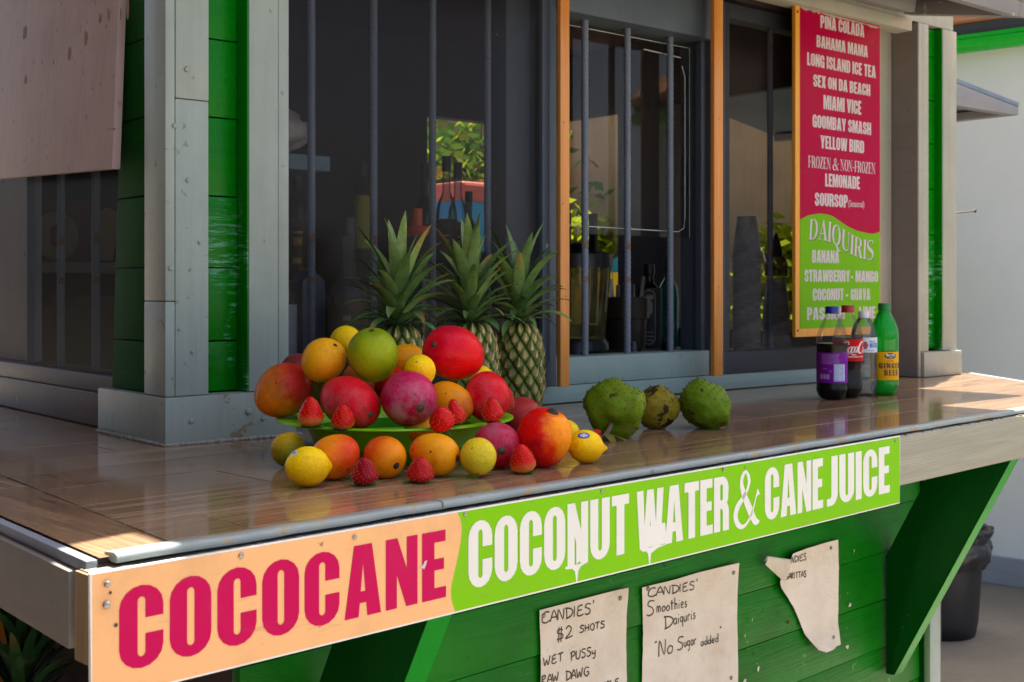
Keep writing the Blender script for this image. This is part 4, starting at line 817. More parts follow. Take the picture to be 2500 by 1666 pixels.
def strawberry(label, loc, la, lb, tip, c0=(.66, .008, .006), c1=(.72, .24, .05), pale=.1, group='strawberries tucked among the fruit'):
    la *= 1.10; lb *= 1.08; R = orient(view(*tip)); m = fruit_mat('strawberry_skin', c0, c1, (-1, 0, 0), .55-pale, 1.25-pale, size=lb, mott=.25, rough=.26, speck=(.6, .1, .05), bump=.15, seed=loc[0]*77)
    m.node_tree.nodes['Principled BSDF'].inputs['Subsurface Weight'].default_value = .15
    b = B(); 
    def prof(p):
        t = (1-p)/2; return (t/.66)**.50 if t < .66 else max(0, 1 - ((t-.66)/.34)**2.4)**.5
    def surf(a, p, l=0):
        q = prof(p); n = 1 + .05*mnoise.noise((p*2 + loc[0]*30, math.cos(a)*1.3, math.sin(a)*1.3)); return Vector((la*p + l*p*.3, math.cos(a)*(q*lb*n + l), math.sin(a)*(q*lb*n + l)))
    b.grid(lambda u, v: surf(u*2*math.pi, -math.cos(v*math.pi)), 26, 22, close_u=True); bmesh.ops.remove_doubles(b.bm, verts=b.bm.verts, dist=1e-5)
    nrow = 9
    for i in range(nrow):
        p = -.62 + 1.5*i/nrow; k = max(4, int(13*prof(p)))
        for j in range(k):
            a = 2*math.pi*(j + .5*(i % 2))/k; c = surf(a, p, .0002); b.ico(c, .00065, 1, 1, (1.5, .9, .9))
    o = b.done('strawberry', [m, seed_m], smooth=True); o.location = loc; o.rotation_euler = R.to_euler(); tag(o, label, 'strawberry', group)
    b = B()
    for i in range(9):
        a = 2*math.pi*i/9 + random.uniform(-.2, .2); L = lb*random.uniform(.95, 1.5); wd = lb*.27; rows = []
        for t in (0, .35, .7, 1):
            x = -la*.9 - .0006 - (.10*lb*math.sin(t*3)) ; r_ = lb*.1 + L*t; w_ = wd*math.sin(min(1, .25+t)*math.pi*.97)
            rows.append([(x, math.cos(a)*r_ - math.sin(a)*s*w_, math.sin(a)*r_ + math.cos(a)*s*w_) for s in (-1, 1)])
        vs = [[b.bm.verts.new(p) for p in r] for r in rows]
        for p, q in zip(vs, vs[1:]): b.bm.faces.new((p[0], p[1], q[1], q[0]))
    b.tube([(-la*.88, 0, 0), (-la*1.15, lb*.06, 0)], lb*.07, 6); b.done('calyx', calyx_m, o, recalc=False); return o
# green platter on a shallow foot
pl_m = plain('lime_plastic', (.20, .62, .004), .28); pl_m.node_tree.nodes['Principled BSDF'].inputs['Subsurface Weight'].default_value = .15
pl_d = plain('green_plastic', (.045, .30, .008), .3)
plat = empty('fruit_platter', (1.147, 1.65, 1.0503), 'wide lime green plastic platter heaped with mangoes, on the wood tiled counter', 'platter')
b = B(); b.lathe([(0, .012), (.11, .013), (.128, .020), (.142, .052), (.150, .0585), (.188, .0625), (.1912, .0615), (.1915, .0595), (.188, .058), (.150, .0545), (.1445, .051), (.130, .018)], 72); b.done('rim', pl_m, plat, smooth=True, auto=60)
b = B(); b.lathe([(.132, .046), (.1315, .030), (.1335, .0295), (.127, .004), (.124, .0), (0, .0)], 72); b.done('bowl_base', pl_d, plat, smooth=True, auto=40)
OR, RO, YO = (.92, .22, .003), (.80, .040, .004), (.95, .34, .004); MG, RD, DR = (.40, .006, .060), (.62, .004, .012), (.24, .007, .012); GN = (.20, .27, .015)
# heaped on the platter
mango('orange mango with red blush overhanging the left rim of the platter', (.996, 1.7506, 1.1549), .0475, .0435, (.55, .55, -.62), OR, (.52, .022, .014), (.75, .55, .1), -.25, .75, spots=.02, c2=(.36, .12, .02), seed=3)
mango('round yellow orange mango resting above the pink mango, left of the green one', (1.03, 1.6826, 1.2057), .0375, .0350, (.52, .62, .35), (.95, .44, .010), (.88, .28, .008), (.3, -.8, .1), -.3, .9, mott=.25, scar=.10, sm=scar_d, beak=.03)
mango('olive green mango at the top of the heap beside the yellow orange one', (1.0789, 1.6151, 1.2151), .0440, .0396, (.0, .92, .38), (.20, .30, .004), (.34, .42, .006), (.1, -.55, .8), -.3, .7, mott=.3, spots=.005, scar=.12, sm=scar_d, beak=.06)
mango('pinkish red mango lying across the front of the platter, its stem to the right', (1.0285, 1.6055, 1.1455), .0570, .0400, (.70, -.28, .64), (.50, .015, .014), (.78, .004, .022), (-.1, .75, .5), -.3, .7, mott=.7, scar=.11, seed=5, pale=((.40, .16, .15), (-.5, -.1, .8), .5))
mango('magenta mango with pale bloom round its stem, front centre of the platter', (1.0864, 1.5302, 1.1535), .0455, .0430, (.50, -.28, .82), (.56, .003, .085), (.36, .004, .020), (-.2, -.85, .3), -.1, .9, mott=.5, scar=.16, pale=((.44, .20, .26), (.15, -.15, .95), .75), seed=7)
mango('largest bright red mango at the top right of the heap', (1.2187, 1.5886, 1.2148), .0555, .0455, (-.55, .30, .78), (.78, .002, .018), (.78, .004, .005), (.6, -.6, .1), -.2, .6, mott=.35, scar=.12, rough=.28, c2=(.58, .003, .03), seed=9)
mango('orange mango mostly hidden behind the lemon in the middle of the heap', (1.2106, 1.7002, 1.1959), .0370, .0300, (-.8, .3, .3), (.92, .36, .006), (.85, .25, .006), (.3, -.8, 0), -.3, .8, mott=.2)
mango('orange mango with black spots and patches at the right of the platter', (1.1845, 1.552, 1.1394), .0400, .0320, (.78, -.60, .2), (.85, .31, .006), (.62, .11, .008), (.5, -.7, .2), -.2, .9, spots=.075, spotc=(.03, .014, .008), scar=.10)
mango('glossy red mango at the right end of the platter behind a strawberry', (1.2415, 1.5301, 1.148), .0405, .0375, (.3, -.8, .4), (.74, .002, .012), (.55, .002, .008), (.5, -.6, -.2), -.1, .8, mott=.35, rough=.26, pale=((.60, .16, .2), (-.4, .25, .9), .35), seed=11)
mango('dull dark red mango behind the overhanging orange one', (1.0894, 1.855, 1.1725), .0375, .0330, (-.3, .5, .4), (.26, .03, .035), DR, (.2, -.8, .2), -.2, .7)
mango('dark green mango wedged between the overhanging orange and the pinkish red ones', (1.0559, 1.7262, 1.149), .0310, .0290, (.5, -.6, -.3), (.09, .12, .012), (.05, .07, .01), (.2, -.8, .2), -.2, .7, scar=0)
mango('red mango wedged below the olive green one', (1.1555, 1.6682, 1.158), .0350, .0310, (.2, -.6, -.3), RD, DR, (-.2, -.8, .2), -.2, .7, scar=0)
mango('brownish orange mango under the olive green one', (1.1180, 1.7080, 1.165), .0345, .0310, (.2, -.6, -.3), (.42, .10, .02), DR, (-.2, -.8, .2), -.1, .8, scar=0)
mango('orange mango on the floor of the platter, peeping over its front rim', (1.1042, 1.5221, 1.1050), .0263, .0220, (.8, -.2, -.3), YO, OR, (0, -1, 0), -.1, .8, scar=0)
lemon('lemon at the back of the heap, between the yellow orange and the olive green mangoes', (1.1279, 1.7701, 1.2305), .0290, .0270, (-.3, .3, -.8))
lemon('lemon in the middle of the heap under the largest red mango', (1.1177, 1.5431, 1.1932), .0270, .0246, (-.12, .55, .80), nip=.3)
lemon('lemon barely showing behind the glossy red mango on the platter', (1.3399, 1.6695, 1.165), .0227, .0212, (.5, .5, -.6))
SB = (.60, .005, .010)
strawberry('strawberry with a pale base, beside the overhanging orange mango', (.9522, 1.5912, 1.1369), .0205, .0180, (.02, 1, .1), pale=.45)
strawberry('strawberry with an orange base leaning on the pinkish red mango', (.9835, 1.5517, 1.1302), .0175, .0160, (.05, 1, .15), pale=.35)
strawberry('round red strawberry on the front rim of the platter, below the magenta mango', (1.0827, 1.4417, 1.1316), .0180, .0178, (-.1, .75, .65), SB, pale=-.3)
strawberry('strawberry tucked behind the round one at the foot of the spotted mango', (1.1166, 1.4523, 1.1369), .0175, .0130, (-.25, .95, 0), SB, pale=-.3)
strawberry('strawberry standing on the right rim of the platter against the glossy red mango', (1.1777, 1.44, 1.1372), .0170, .0152, (-.05, 1, .1), SB, pale=-.1)
strawberry('small strawberry squeezed behind the glossy red mango', (1.2724, 1.5171, 1.1416), .0170, .0115, (.1, 1, .0), (.42, .010, .012), pale=-.3)
# on the counter round the platter
CG = 'mangoes lying on the counter'
mango('orange mango on the counter behind the big front lemon', (.9317, 1.4894, 1.0825), .0355, .0325, (-.62, -.40, .55), (.92, .27, .004), (.78, .06, .006), (.85, .1, .1), -.2, .9, spots=.02, scar=.24, sm=scar_d, seed=13)
mango('orange mango with a dark scar low on its right, between two strawberries', (.9934, 1.4582, 1.0800), .0330, .0310, (.62, -.30, .70), (.92, .28, .004), (.78, .09, .005), (-.7, .5, .0), -.3, .8, spots=.035, scar=.17, sm=scar_d, seed=15)
mango('yellow orange mango lying sideways behind a strawberry, its stem touching the spotted lemon', (1.0577, 1.4251, 1.0815), .0375, .0318, (.92, -.12, .30), (.92, .36, .005), (.85, .16, .005), (-.8, -.4, .0), -.3, .8, spots=.01, scar=.15, sm=scar_d, seed=17)
mango('magenta mango with a round stem scar behind the spotted lemon on the counter', (1.172, 1.4237, 1.0853), .0372, .0360, (.25, -.12, .95), (.50, .005, .060), (.46, .004, .014), (.3, -.9, 0), -.2, .7, mott=.5, scar=.18, pale=((.42, .14, .2), (.1, .7, .7), .55), seed=19)
mango('biggest mango on the counter, red with a yellow orange flank', (1.2353, 1.3878, 1.0941), .0465, .0430, (.30, .86, .25), (.76, .004, .004), (.95, .30, .004), (.72, .10, .42), .30, .95, mott=.35, rough=.26, scar=.22, sm=scar_d, c2=(.34, .006, .014), seed=21)
mango('dull red mango half hidden at the right edge of the platter', (1.3513, 1.5813, 1.1000), .0420, .0370, (.6, .2, .3), (.40, .030, .030), (.34, .02, .03), (-.2, -.8, .2), -.2, .7, mott=.5)
lemon('greenish yellow citrus at the left end, half behind the big front lemon', (.9403, 1.6371, 1.0766), .0272, .0262, (.3, .8, -.2), (.62, .40, .012), (.22, .24, .012), nip=.1, spots=.03)
fl = lemon('big front lemon with a small white sticker on its left shoulder', (.868, 1.4584, 1.0776), .0325, .0273, (-.80, .05, .45), nip=.9)
lemon('lemon with dark specks standing on end between two mangoes', (1.0985, 1.3747, 1.0795), .0295, .0262, (.08, -.66, .62), (.78, .58, .02), (.66, .52, .02), nip=.2, spots=.045)
rl = lemon('lemon with an oval blue sticker, pointing right, at the right end of the heap', (1.3127, 1.3768, 1.0760), .0300, .0256, (-.90, .12, .30), nip=1.7)
lemon('lemon partly hidden behind the biggest mango on the counter', (1.4246, 1.5414, 1.0735), .0238, .0225, (.4, .5, -.6))
strawberry('dark red strawberry on its leaves at the counter front, beside the big front lemon', (.9314, 1.4145, 1.0712), .0175, .0172, (.0, .96, .25), (.34, .004, .014), pale=-.3)
strawberry('wide red strawberry on its leaves in front of the yellow orange mango', (1.0051, 1.3867, 1.0690), .0160, .0182, (.05, .95, .2), (.50, .010, .012), pale=-.1)
strawberry('pointed strawberry with a yellow base in front of the biggest mango', (1.1681, 1.3591, 1.0725), .0195, .0180, (-.1, 1, .15), pale=.5)
strawberry('tiny strawberry behind the lemon with the blue sticker', (1.501, 1.5543, 1.0620), .0140, .0110, (.7, .5, .2), SB, pale=-.3)
def sticker(fruit, la, lb, d, rx, ry, cols):
    """an oval label that follows the fruit's skin; d is its direction from the fruit's centre, in view terms"""
    R = fruit.rotation_euler.to_matrix(); n = (R.transposed() @ view(*d)).normalized(); p = Vector((n.x*la*.93, n.y*lb, n.z*lb)); k = 1
    up = R.transposed() @ UP; t1 = (up.cross(n)).normalized(); t2 = n.cross(t1).normalized(); b = B()
    def skin(u, v, l):
        q = p + t1*u + t2*v; s = math.sqrt((q.x/(la*.93))**2 + (q.y/lb)**2 + (q.z/lb)**2); return q/s*(1.012 + l)
    for i, (f0, f1, mi) in enumerate(cols):
        for a in range(28):
            a0, a1 = a*math.pi/14, (a+1)*math.pi/14
            pts = [skin(rx*f*math.cos(x), ry*f*math.sin(x), i*.003) for f, x in ((f0, a0), (f1, a0), (f1, a1), (f0, a1))]
            if f0 == 0: pts = pts[1:]
            b.face(pts, mi)
    for j, (x0, x1, y0, y1) in enumerate([(-.55, .5, .18, .42), (-.3, .35, -.05, .10), (-.45, .45, -.42, -.22)]): b.face([skin(rx*x, ry*y, .009) for x, y in ((x0, y0), (x1, y0), (x1, y1), (x0, y1))], 2)
    o = b.done('fruit_sticker', [plain('sticker_white', (.75, .75, .75), .4), plain('sticker_blue', (.03, .06, .40), .4), plain('sticker_print', (.10, .16, .55), .4)], fruit, smooth=True); return o
sticker(rl, .0300, .0256, (-.12, .72, .62), .0098, .0062, [(0, .62, 0), (.62, 1, 1)])
sticker(fl, .0325, .0273, (-.52, .72, .42), .0078, .0046, [(0, .99, 0), (.99, 1, 0)])
# pineapples
eye_m = N('pineapple_eye'); at_ = eye_m.new('Attribute', attribute_name='eye'); sp_ = eye_m.new('SeparateColor'); eye_m.set(sp_.inputs[0], at_.outputs['Color']); v_ = eye_m.obj()
rr_ = eye_m.new('ValToRGB'); eye_m.set(rr_.inputs[0], eye_m.math('ADD', sp_.outputs[0], eye_m.math('MULTIPLY', eye_m.math('SUBTRACT', eye_m.noise(v_, 160, 4), .5), .35)))
for i_, (p_, c_) in enumerate([(0, (.012, .020, .004)), (.22, (.035, .085, .008)), (.5, (.17, .20, .018)), (.78, (.40, .31, .05)), (1, (.60, .40, .13))]):
    e_ = rr_.color_ramp.elements; el_ = e_[i_] if i_ < 2 else e_.new(p_); el_.position = p_; el_.color = (*c_, 1)
eye_m.P(Base_Color=eye_m.mix(sp_.outputs[1], rr_.outputs[0], (.09, .11, .012)), Roughness=.5)
e_ = rr_.color_ramp.elements
bract_m = plain('pineapple_bract', (.72, .56, .28), .6); husk_m = plain('pineapple_base', (.02, .03, .008), .8)
def leaf_mat(nm, c0, c1, tip):
    m = N(nm); a = m.new('Attribute', attribute_name='leaf'); s = m.new('SeparateColor'); m.set(s.inputs[0], a.outputs['Color']); v = m.obj()
    g = m.noise(v, 75, 5, .65); col = m.mix(s.outputs[1], c0, c1); col = m.mix(m.math('MULTIPLY', m.ramp(g, .45, .7), .55), col, tuple(x*.4 for x in c0))
    col = m.mix(m.math('MULTIPLY', m.ramp(m.noise(v, 22, 4), .55, .7), .35), col, (.18, .24, .14)); col = m.mix(m.math('MULTIPLY', s.outputs[2], m.ramp(s.outputs[0], .62, .9)), col, tip)
    m.P(Base_Color=col, Roughness=.5); m.b.inputs['Subsurface Weight'].default_value = .0; m.bump(g, .2, .001); return m.m
crown_m = leaf_mat('pineapple_leaf', (.06, .165, .045), (.26, .38, .09), (.36, .20, .05))
def leaf(b, lay, base, az, elev, L, wd, curl, tint, dry, n=9, fold=.35, twist=0):
    """a long tapering leaf that leaves its base at an angle and bends outward"""
    h = Vector((math.cos(az), math.sin(az), 0)); side0 = Vector((-math.sin(az), math.cos(az), 0)); p = Vector(base); rows = []
    for i in range(n+1):
        t = i/n; e = elev - curl*t**1.4; d = h*math.cos(e) + UP*math.sin(e); nn = -h*math.sin(e) + UP*math.cos(e); side = (side0*math.cos(twist*t) + nn*math.sin(twist*t))
        w_ = wd*(.72 + .55*t - .35*t*t)*(1 - t**2.6)**.75 + .0002
        rows.append((t, [p - side*w_ + nn*w_*fold, p.copy(), p + side*w_ + nn*w_*fold])); p = p + d*(L/n)
    vs = [(t, [b.bm.verts.new(q) for q in r]) for t, r in rows]
    for (t0, p_), (t1, q_) in zip(vs, vs[1:]):
        for k in range(2):
            f = b.bm.faces.new((p_[k], p_[k+1], q_[k+1], q_[k]))
            for l, t in zip(f.loops, (t0, t0, t1, t1)): l[lay] = (t, tint, dry, 1)
def pineapple(label, loc, R, H, crown, spin, lean=(0, 0)):
    t = empty('pineapple', loc, label, 'pineapple', 'pineapples standing against the window', (lean[0], lean[1], spin))
    b = B(); lay = b.bm.loops.layers.float_color.new('eye')
    rz = lambda z: R*max(.02, 1 - abs((z/H - .47)/.56)**3.2)**.5*(1 - .05*(z/H))
    b.lathe([(0, .002)] + [(rz(H*i/16)*.955, H*i/16) for i in range(17)] + [(0, H)], 40, 1)
    rows_n, per = 10, 12; dz = H*.93/rows_n
    for i in range(rows_n):
        z0 = H*.035 + dz*(i + .5)
        for j in range(per):
            a = 2*math.pi*(j + .5*(i % 2))/per + i*.02; hw = math.pi/per*1.02; hh = dz*1.02; jt = random.uniform(-.2, .2); dzj = random.uniform(-.09, .09)*dz; daj = random.uniform(-.10, .10)*hw
            def P(u, v, l):
                z = max(.001, min(H*.999, z0 + dzj + v*hh)); r = rz(z)*.955 + l; return Vector((math.cos(a + daj + u*hw)*r, math.sin(a + daj + u*hw)*r, z))
            ring = [(-1, 0), (-.72, -.42), (-.3, -.85), (0, -1), (.3, -.85), (.72, -.42), (1, 0), (.72, .42), (.3, .85), (0, 1), (-.3, .85), (-.72, .42)]; k = R/.056
            lv = [(1.0, -.0012, 0), (.86, .0018*k, .18), (.62, .0042*k, .52), (.32, .0055*k, .85)]
            vs = [[b.bm.verts.new(P(u*s, v*s - .06*(1-s), l)) for u, v in ring] for s, l, c in lv]; top = b.bm.verts.new(P(0, -.05, .0052*k))
            def colr(f, cs):
                for l, c in zip(f.loops, cs): l[lay] = (c, max(0, min(1, .3 + jt*3 + .5*(.45 - z0/H))), 0, 1)
            for q in range(len(lv)-1):
                for m_ in range(12):
                    n_ = (m_+1) % 12; f = b.bm.faces.new((vs[q][m_], vs[q][n_], vs[q+1][n_], vs[q+1][m_])); colr(f, (lv[q][2], lv[q][2], lv[q+1][2], lv[q+1][2]))
            for m_ in range(12):
                f = b.bm.faces.new((vs[-1][m_], vs[-1][(m_+1) % 12], top)); colr(f, (.85, .85, 1))
            # papery bract: a thin spike rising from the eye
            tl = random.uniform(.5, .95); bx = random.uniform(-.12, .12); A = [P(-.26, -.32, .0062*k), P(.26, -.32, .0062*k), P(.11 + bx, .22*tl, .0092*k), P(bx*1.6, .95*tl, .0125*k), P(-.11 + bx, .22*tl, .0092*k)]
            b.face(A, 2)
    b.done('fruit_body', [eye_m.m, husk_m, bract_m], t, smooth=True, recalc=True)
    b = B(); lay = b.bm.loops.layers.float_color.new('leaf')
    for i in range(42):
        f = i/41; az = i*2.39996 + random.uniform(-.2, .2); e = rad(-8 + 92*f**.9 + random.uniform(-7, 7)); L = crown*(.58 + .46*f**1.2)*random.uniform(.82, 1.1)
        if f > .93: e = rad(82 + random.uniform(-8, 8))
        leaf(b, lay, (math.cos(az)*.012*(1-f), math.sin(az)*.012*(1-f), H - .004 + .040*f), az, e + .35*(1-f), L, .0150*(.75 + .45*f)*random.uniform(.85, 1.25)*crown/.195, rad(95 - 72*f)*random.uniform(.6, 1.2), random.uniform(0, 1)*.8 + .2*f, random.choice([0, 0, 0, .1, .8]), twist=random.uniform(-.4, .4))
    b.done('crown', crown_m, t, smooth=True, recalc=False); return t
pineapple('left pineapple, its long crown in front of the barred window, behind the heap', (1.377, 1.975, 1.0505), .053, .200, .178, .4, (.03, -.03))
pineapple('middle pineapple with browned leaf bases, mostly behind the largest red mango', (1.575, 1.985, 1.0505), .055, .202, .176, 2.1, (-.02, .02))
pineapple('right pineapple showing its whole spiny body beside the window post', (1.743, 2.036, 1.0505), .0535, .198, .174, 3.6, (.0, .02))
# soursops
spine_m = plain('soursop_spine', (.07, .10, .010), .7)
def soursop(label, loc, rx, ry, rz_, stem, c0, c1, lump, n=210, seed=0, spots=0, c2=None):
    R = orient(view(*stem)); m = fruit_mat('soursop_skin', c0, c1, (-.6, .2, -.6), -.5, .8, c2=c2, size=ry, mott=1.1, rough=.55, spots=spots, spotc=(.04, .022, .008), speck=tuple(x*.6 for x in c0), bump=.5, seed=seed)
    b = B(); vs = b.ico((0, 0, 0), 1, 5)
    def rad_(d):
        q = 1 + lump*mnoise.noise(d*1.25 + Vector((seed, 1, 2))) + .05*mnoise.noise(d*3 + Vector((seed, 5, 2)))
        q -= .12*math.exp(-((1 - d.x)/.08)) ; a = math.atan2(d.z, d.y); q += .018*math.sin(a*11 + d.x*2)*max(0, d.x)*(1 - max(0, d.x))*2; return q
    for v in vs: d = v.co.normalized(); q = rad_(d); v.co = Vector((d.x*rx*q, d.y*ry*q, d.z*rz_*q))
    for i in range(n):
        z = 1 - 2*(i + .5)/n; a = i*2.39996; d = Vector((z, math.sqrt(1-z*z)*math.cos(a), math.sqrt(1-z*z)*math.sin(a)))
        if d.x > .93: continue
        q = rad_(d); p = Vector((d.x*rx*q, d.y*ry*q, d.z*rz_*q)); nn = Vector((d.x/rx, d.y/ry, d.z/rz_)).normalized(); t1 = nn.cross(Vector((1, .3, .2))).normalized(); t2 = nn.cross(t1); r = .0020
        ring = [b.bm.verts.new(p - nn*.0006 + (t1*math.cos(k*1.2566) + t2*math.sin(k*1.2566))*r) for k in range(5)]; tip = b.bm.verts.new(p + nn*random.uniform(.0022, .0044) + Vector((-.0012, 0, 0)) + t1*random.uniform(-.001, .001))
        for k in range(5): b.bm.faces.new((ring[k], ring[(k+1) % 5], tip)).material_index = 1
    o = b.done('soursop', [m, spine_m], smooth=True); o.location = loc; o.rotation_euler = R.to_euler(); return tag(o, label, 'soursop', 'soursops on the counter')
s1 = soursop('bright green soursop with a dry twig and leaves still on, leftmost of three', (1.5872, 1.5889, 1.1010), .0540, .0560, .0530, (-.22, -.55, .80), (.13, .21, .004), (.20, .28, .006), .20, seed=2, spots=.04)
soursop('brown blotched yellowish soursop between the two green ones', (1.7489, 1.6345, 1.0895), .0440, .0425, .0400, (.2, -.5, .6), (.24, .18, .010), (.11, .065, .012), .12, 70, seed=5, spots=.20, c2=(.07, .038, .010))
soursop('green soursop lying on its side, rightmost of three', (1.821, 1.5737, 1.0940), .0545, .0470, .0450, (.35, -.55, .6), (.12, .21, .004), (.18, .28, .006), .18, seed=9, spots=.05)
twig_m = wood('dry_twig', (.22, .15, .09), (.12, .08, .05), axis=0, rough=.8); dry_m = leaf_mat('dry_leaf', (.12, .10, .015), (.22, .20, .03), (.10, .05, .02))
b = B(); c0 = Vector((1.5872, 1.5889, 1.1010)) + view(-.22, -.55, .80)*.040; tw = [c0, c0 + RGT*-.006 - FWD*.016 - UP*.012, c0 + RGT*-.018 - FWD*.026 - UP*.022, c0 + RGT*-.040 - FWD*.030 - UP*.027, c0 + RGT*-.070 - FWD*.024 - UP*.0285]
b.tube(smooth([tuple(p) for p in tw], 4), [.0052, .0048, .0044, .0042, .0042, .004, .0038, .0038, .0038, .0036, .0034, .0032, .003, .0028, .0028, .0026, .0024], 8)
I1 = Matrix.LocRotScale(s1.location, s1.rotation_euler, None).inverted(); o = b.done('twig', twig_m, s1, smooth=True); o.matrix_parent_inverse = I1
b = B(); lay = b.bm.loops.layers.float_color.new('leaf')
for i, (dx, dz, az, L) in enumerate([(-.02, -.022, 2.2, .035), (-.034, -.026, 3.5, .04), (-.012, -.018, 4.4, .045), (-.004, -.020, 5.4, .05), (-.05, -.024, 4.8, .03), (-.066, -.026, 3.9, .034), (.006, -.016, 5.0, .05)]):
    leaf(b, lay, c0 + RGT*dx - FWD*.022 + UP*dz, az, rad(random.uniform(-15, 30)), L, .0085, rad(random.uniform(10, 50)), random.random(), 1, 6, .3, random.uniform(-1, 1))
o = b.done('dry_leaves', dry_m, s1, smooth=True, recalc=False); o.matrix_parent_inverse = I1

# ------------------------------------------------------------------ soft drink bottles
pet = clearmat('clear_pet', (.95, .96, .96), .40, .05, .006, (.7, .72, .7)); pet_w = clearmat('water_in_pet', (.80, .86, .87), 1.2, .05, .10, (.5, .55, .55))
cola = plain('dark_cola', (.005, .0018, .0016), .2, spec=.12)
def green_pet():
    m = N('green_pet'); t = m.new('BsdfTransparent'); t.inputs[0].default_value = (.04, .70, .10, 1); d = m.new('BsdfTranslucent'); d.inputs[0].default_value = (.02, .95, .08, 1); p = m.new('BsdfDiffuse'); p.inputs[0].default_value = (.008, .68, .05, 1)
    g = m.new('BsdfGlossy'); g.inputs['Roughness'].default_value = .06; a = m.new('MixShader'); a.inputs[0].default_value = .62; c = m.new('MixShader'); c.inputs[0].default_value = .5; e = m.new('MixShader'); fr_ = m.new('Fresnel'); fr_.inputs[0].default_value = 1.45
    m.l.new(d.outputs[0], c.inputs[1]); m.l.new(p.outputs[0], c.inputs[2]); m.l.new(t.outputs[0], a.inputs[1]); m.l.new(c.outputs[0], a.inputs[2]); m.l.new(fr_.outputs[0], e.inputs[0]); m.l.new(a.outputs[0], e.inputs[1]); m.l.new(g.outputs[0], e.inputs[2]); m.l.new(e.outputs[0], m.out.inputs[0]); return m.m
def bottle(label, loc, prof, shell, capc, cap_r, cap_z, lab=None, fill=None, liq=None, foot=5, ripple=0):
    a0 = math.atan2(-loc[1], -loc[0]); t = empty('soda_bottle', loc, label, 'bottle', 'four soft drink bottles on the counter')
    P = smooth(prof, 5)
    def rf(r, a, z):
        if z < .026: r = r*(1 - .12*(1 - z/.026)*(.5 + .5*math.cos(a*foot)))
        return r*(1 + (ripple*math.sin(z*900 + math.sin(a*3))*(.03 < z < .105)))
    b = B(); b.lathe(P, 40, rf=rf); b.done('shell', shell, t, smooth=True)
    if liq:
        b = B(); Q = [(max(0, r - .0009), z + .0006) for r, z in P if z < fill]; Q = [(0, Q[0][1])] + Q + [(Q[-1][0], fill), (0, fill)]; b.lathe(Q, 40, rf=rf); b.done('drink', liq, t, smooth=True, auto=50)
    zt = prof[-1][1]; b = B(); b.lathe([(cap_r*.98, cap_z), (cap_r, cap_z + .001), (cap_r, cap_z + .003), (cap_r*.96, cap_z + .0034), (cap_r*.97, cap_z + .016), (cap_r*.90, cap_z + .018), (0, cap_z + .018)], 48, rf=lambda r, a, z: r*(1 + .014*math.cos(a*36)*(cap_z + .004 < z < cap_z + .016))); b.done('cap', plain('cap_' + label[:6], capc, .4), t, smooth=True, auto=50)
    if lab:
        z0, z1, c = lab; n = 10
        def rr(z):
            for (r_0, z_0), (r_1, z_1) in zip(P, P[1:]):
                if z_0 <= z <= z_1: return r_0 + (r_1-r_0)*(z-z_0)/max(1e-6, z_1-z_0) + .0008
            return cap_r
        b = B(); b.lathe([(rr(z0 + (z1-z0)*i/n), z0 + (z1-z0)*i/n) for i in range(n+1)], 56); o = b.done('label', c, t, smooth=True)
        rm = sum(rr(z0 + (z1-z0)*i/n) for i in range(n+1))/(n+1)
        def wrap(lift=0): 
            def f(x, y, l): a = a0 + x/rm; r = rr(y) + .0003 + lift + l*3; return (math.cos(a)*r, math.sin(a)*r, y)
            f.curved = True; return f
        return t, o, wrap
    return t, None, None
def letters(o, mat, fn):
    b = B(); fn(b); return b.done('label_print', mat, o)
wht = plain('print_white', (.75, .74, .72), .4)
prof_a = [(.012, .0), (.026, .001), (.033, .008), (.0372, .020), (.0378, .030), (.0362, .040), (.0362, .052), (.0362, .10), (.0366, .118), (.0372, .128), (.0366, .145), (.0335, .163), (.0270, .181), (.0190, .197), (.0142, .206), (.0135, .211)]
purple = vinyl('purple_label', (.17, .008, .26), wear=.1)
t, o, wp = bottle('dark soda bottle with a blue cap and a purple label, leftmost of four', (2.524, 1.781, 1.0503), prof_a, pet, (.006, .012, .22), .0163, .2085, (.042, .1155, purple), .137, cola)
w0 = wp()
def pr(b):
    for i in range(9):
        z = .111 - i*.0028; put(b, [[rect(-.027 + random.uniform(0, .002), z, .020 + random.uniform(-.004, .003), z + .0008)]], w0)
    for i in range(3): put(b, [[oval(-.030 + i*.0085, -.0225 + i*.0085, .051, .064, .004)]], w0)
    put(b, [[rect(-.026, .076, -.010, .0768)]], w0)
    for k in range(3): put(b, [ribbon([(-.0035 + .003*math.cos(k*2.09 + q), .070 + .0032*math.sin(k*2.09 + q)) for q in (0, .5, 1.0, 1.5)], [.0009]*4)], w0)
letters(o, plain('faint_print', (.42, .22, .50), .4), pr)
def pr(b): put(b, [[rect(.0045, .046, .030, .088)]], w0)
letters(o, plain('nutrition_panel', (.30, .38, .62), .4), pr)
def pr(b):
    for i in range(10):
        z = .084 - i*.0038; put(b, [[rect(.006, z, .006 + random.uniform(.012, .021), z + .0014)]], wp(.0003))
    put(b, [[rect(.0305, .047, .034, .087)]], w0)
letters(o, plain('panel_print', (.62, .66, .76), .4), pr)
prof_b = [(.012, .0), (.025, .001), (.031, .007), (.0345, .018), (.0352, .030), (.0335, .050), (.0322, .068), (.0345, .085), (.0362, .096), (.0364, .12), (.0362, .145), (.0345, .158), (.0285, .178), (.0205, .196), (.0145, .208), (.0135, .213)]
t, o, wp = bottle('cola bottle with a red cap and a red label with white script', (2.597, 1.786, 1.0503), prof_b, pet, (.34, .006, .010), .0163, .2105, (.092, .1465, vinyl('red_label', (.50, .006, .010), wear=.1)), .150, cola)
w0 = wp()
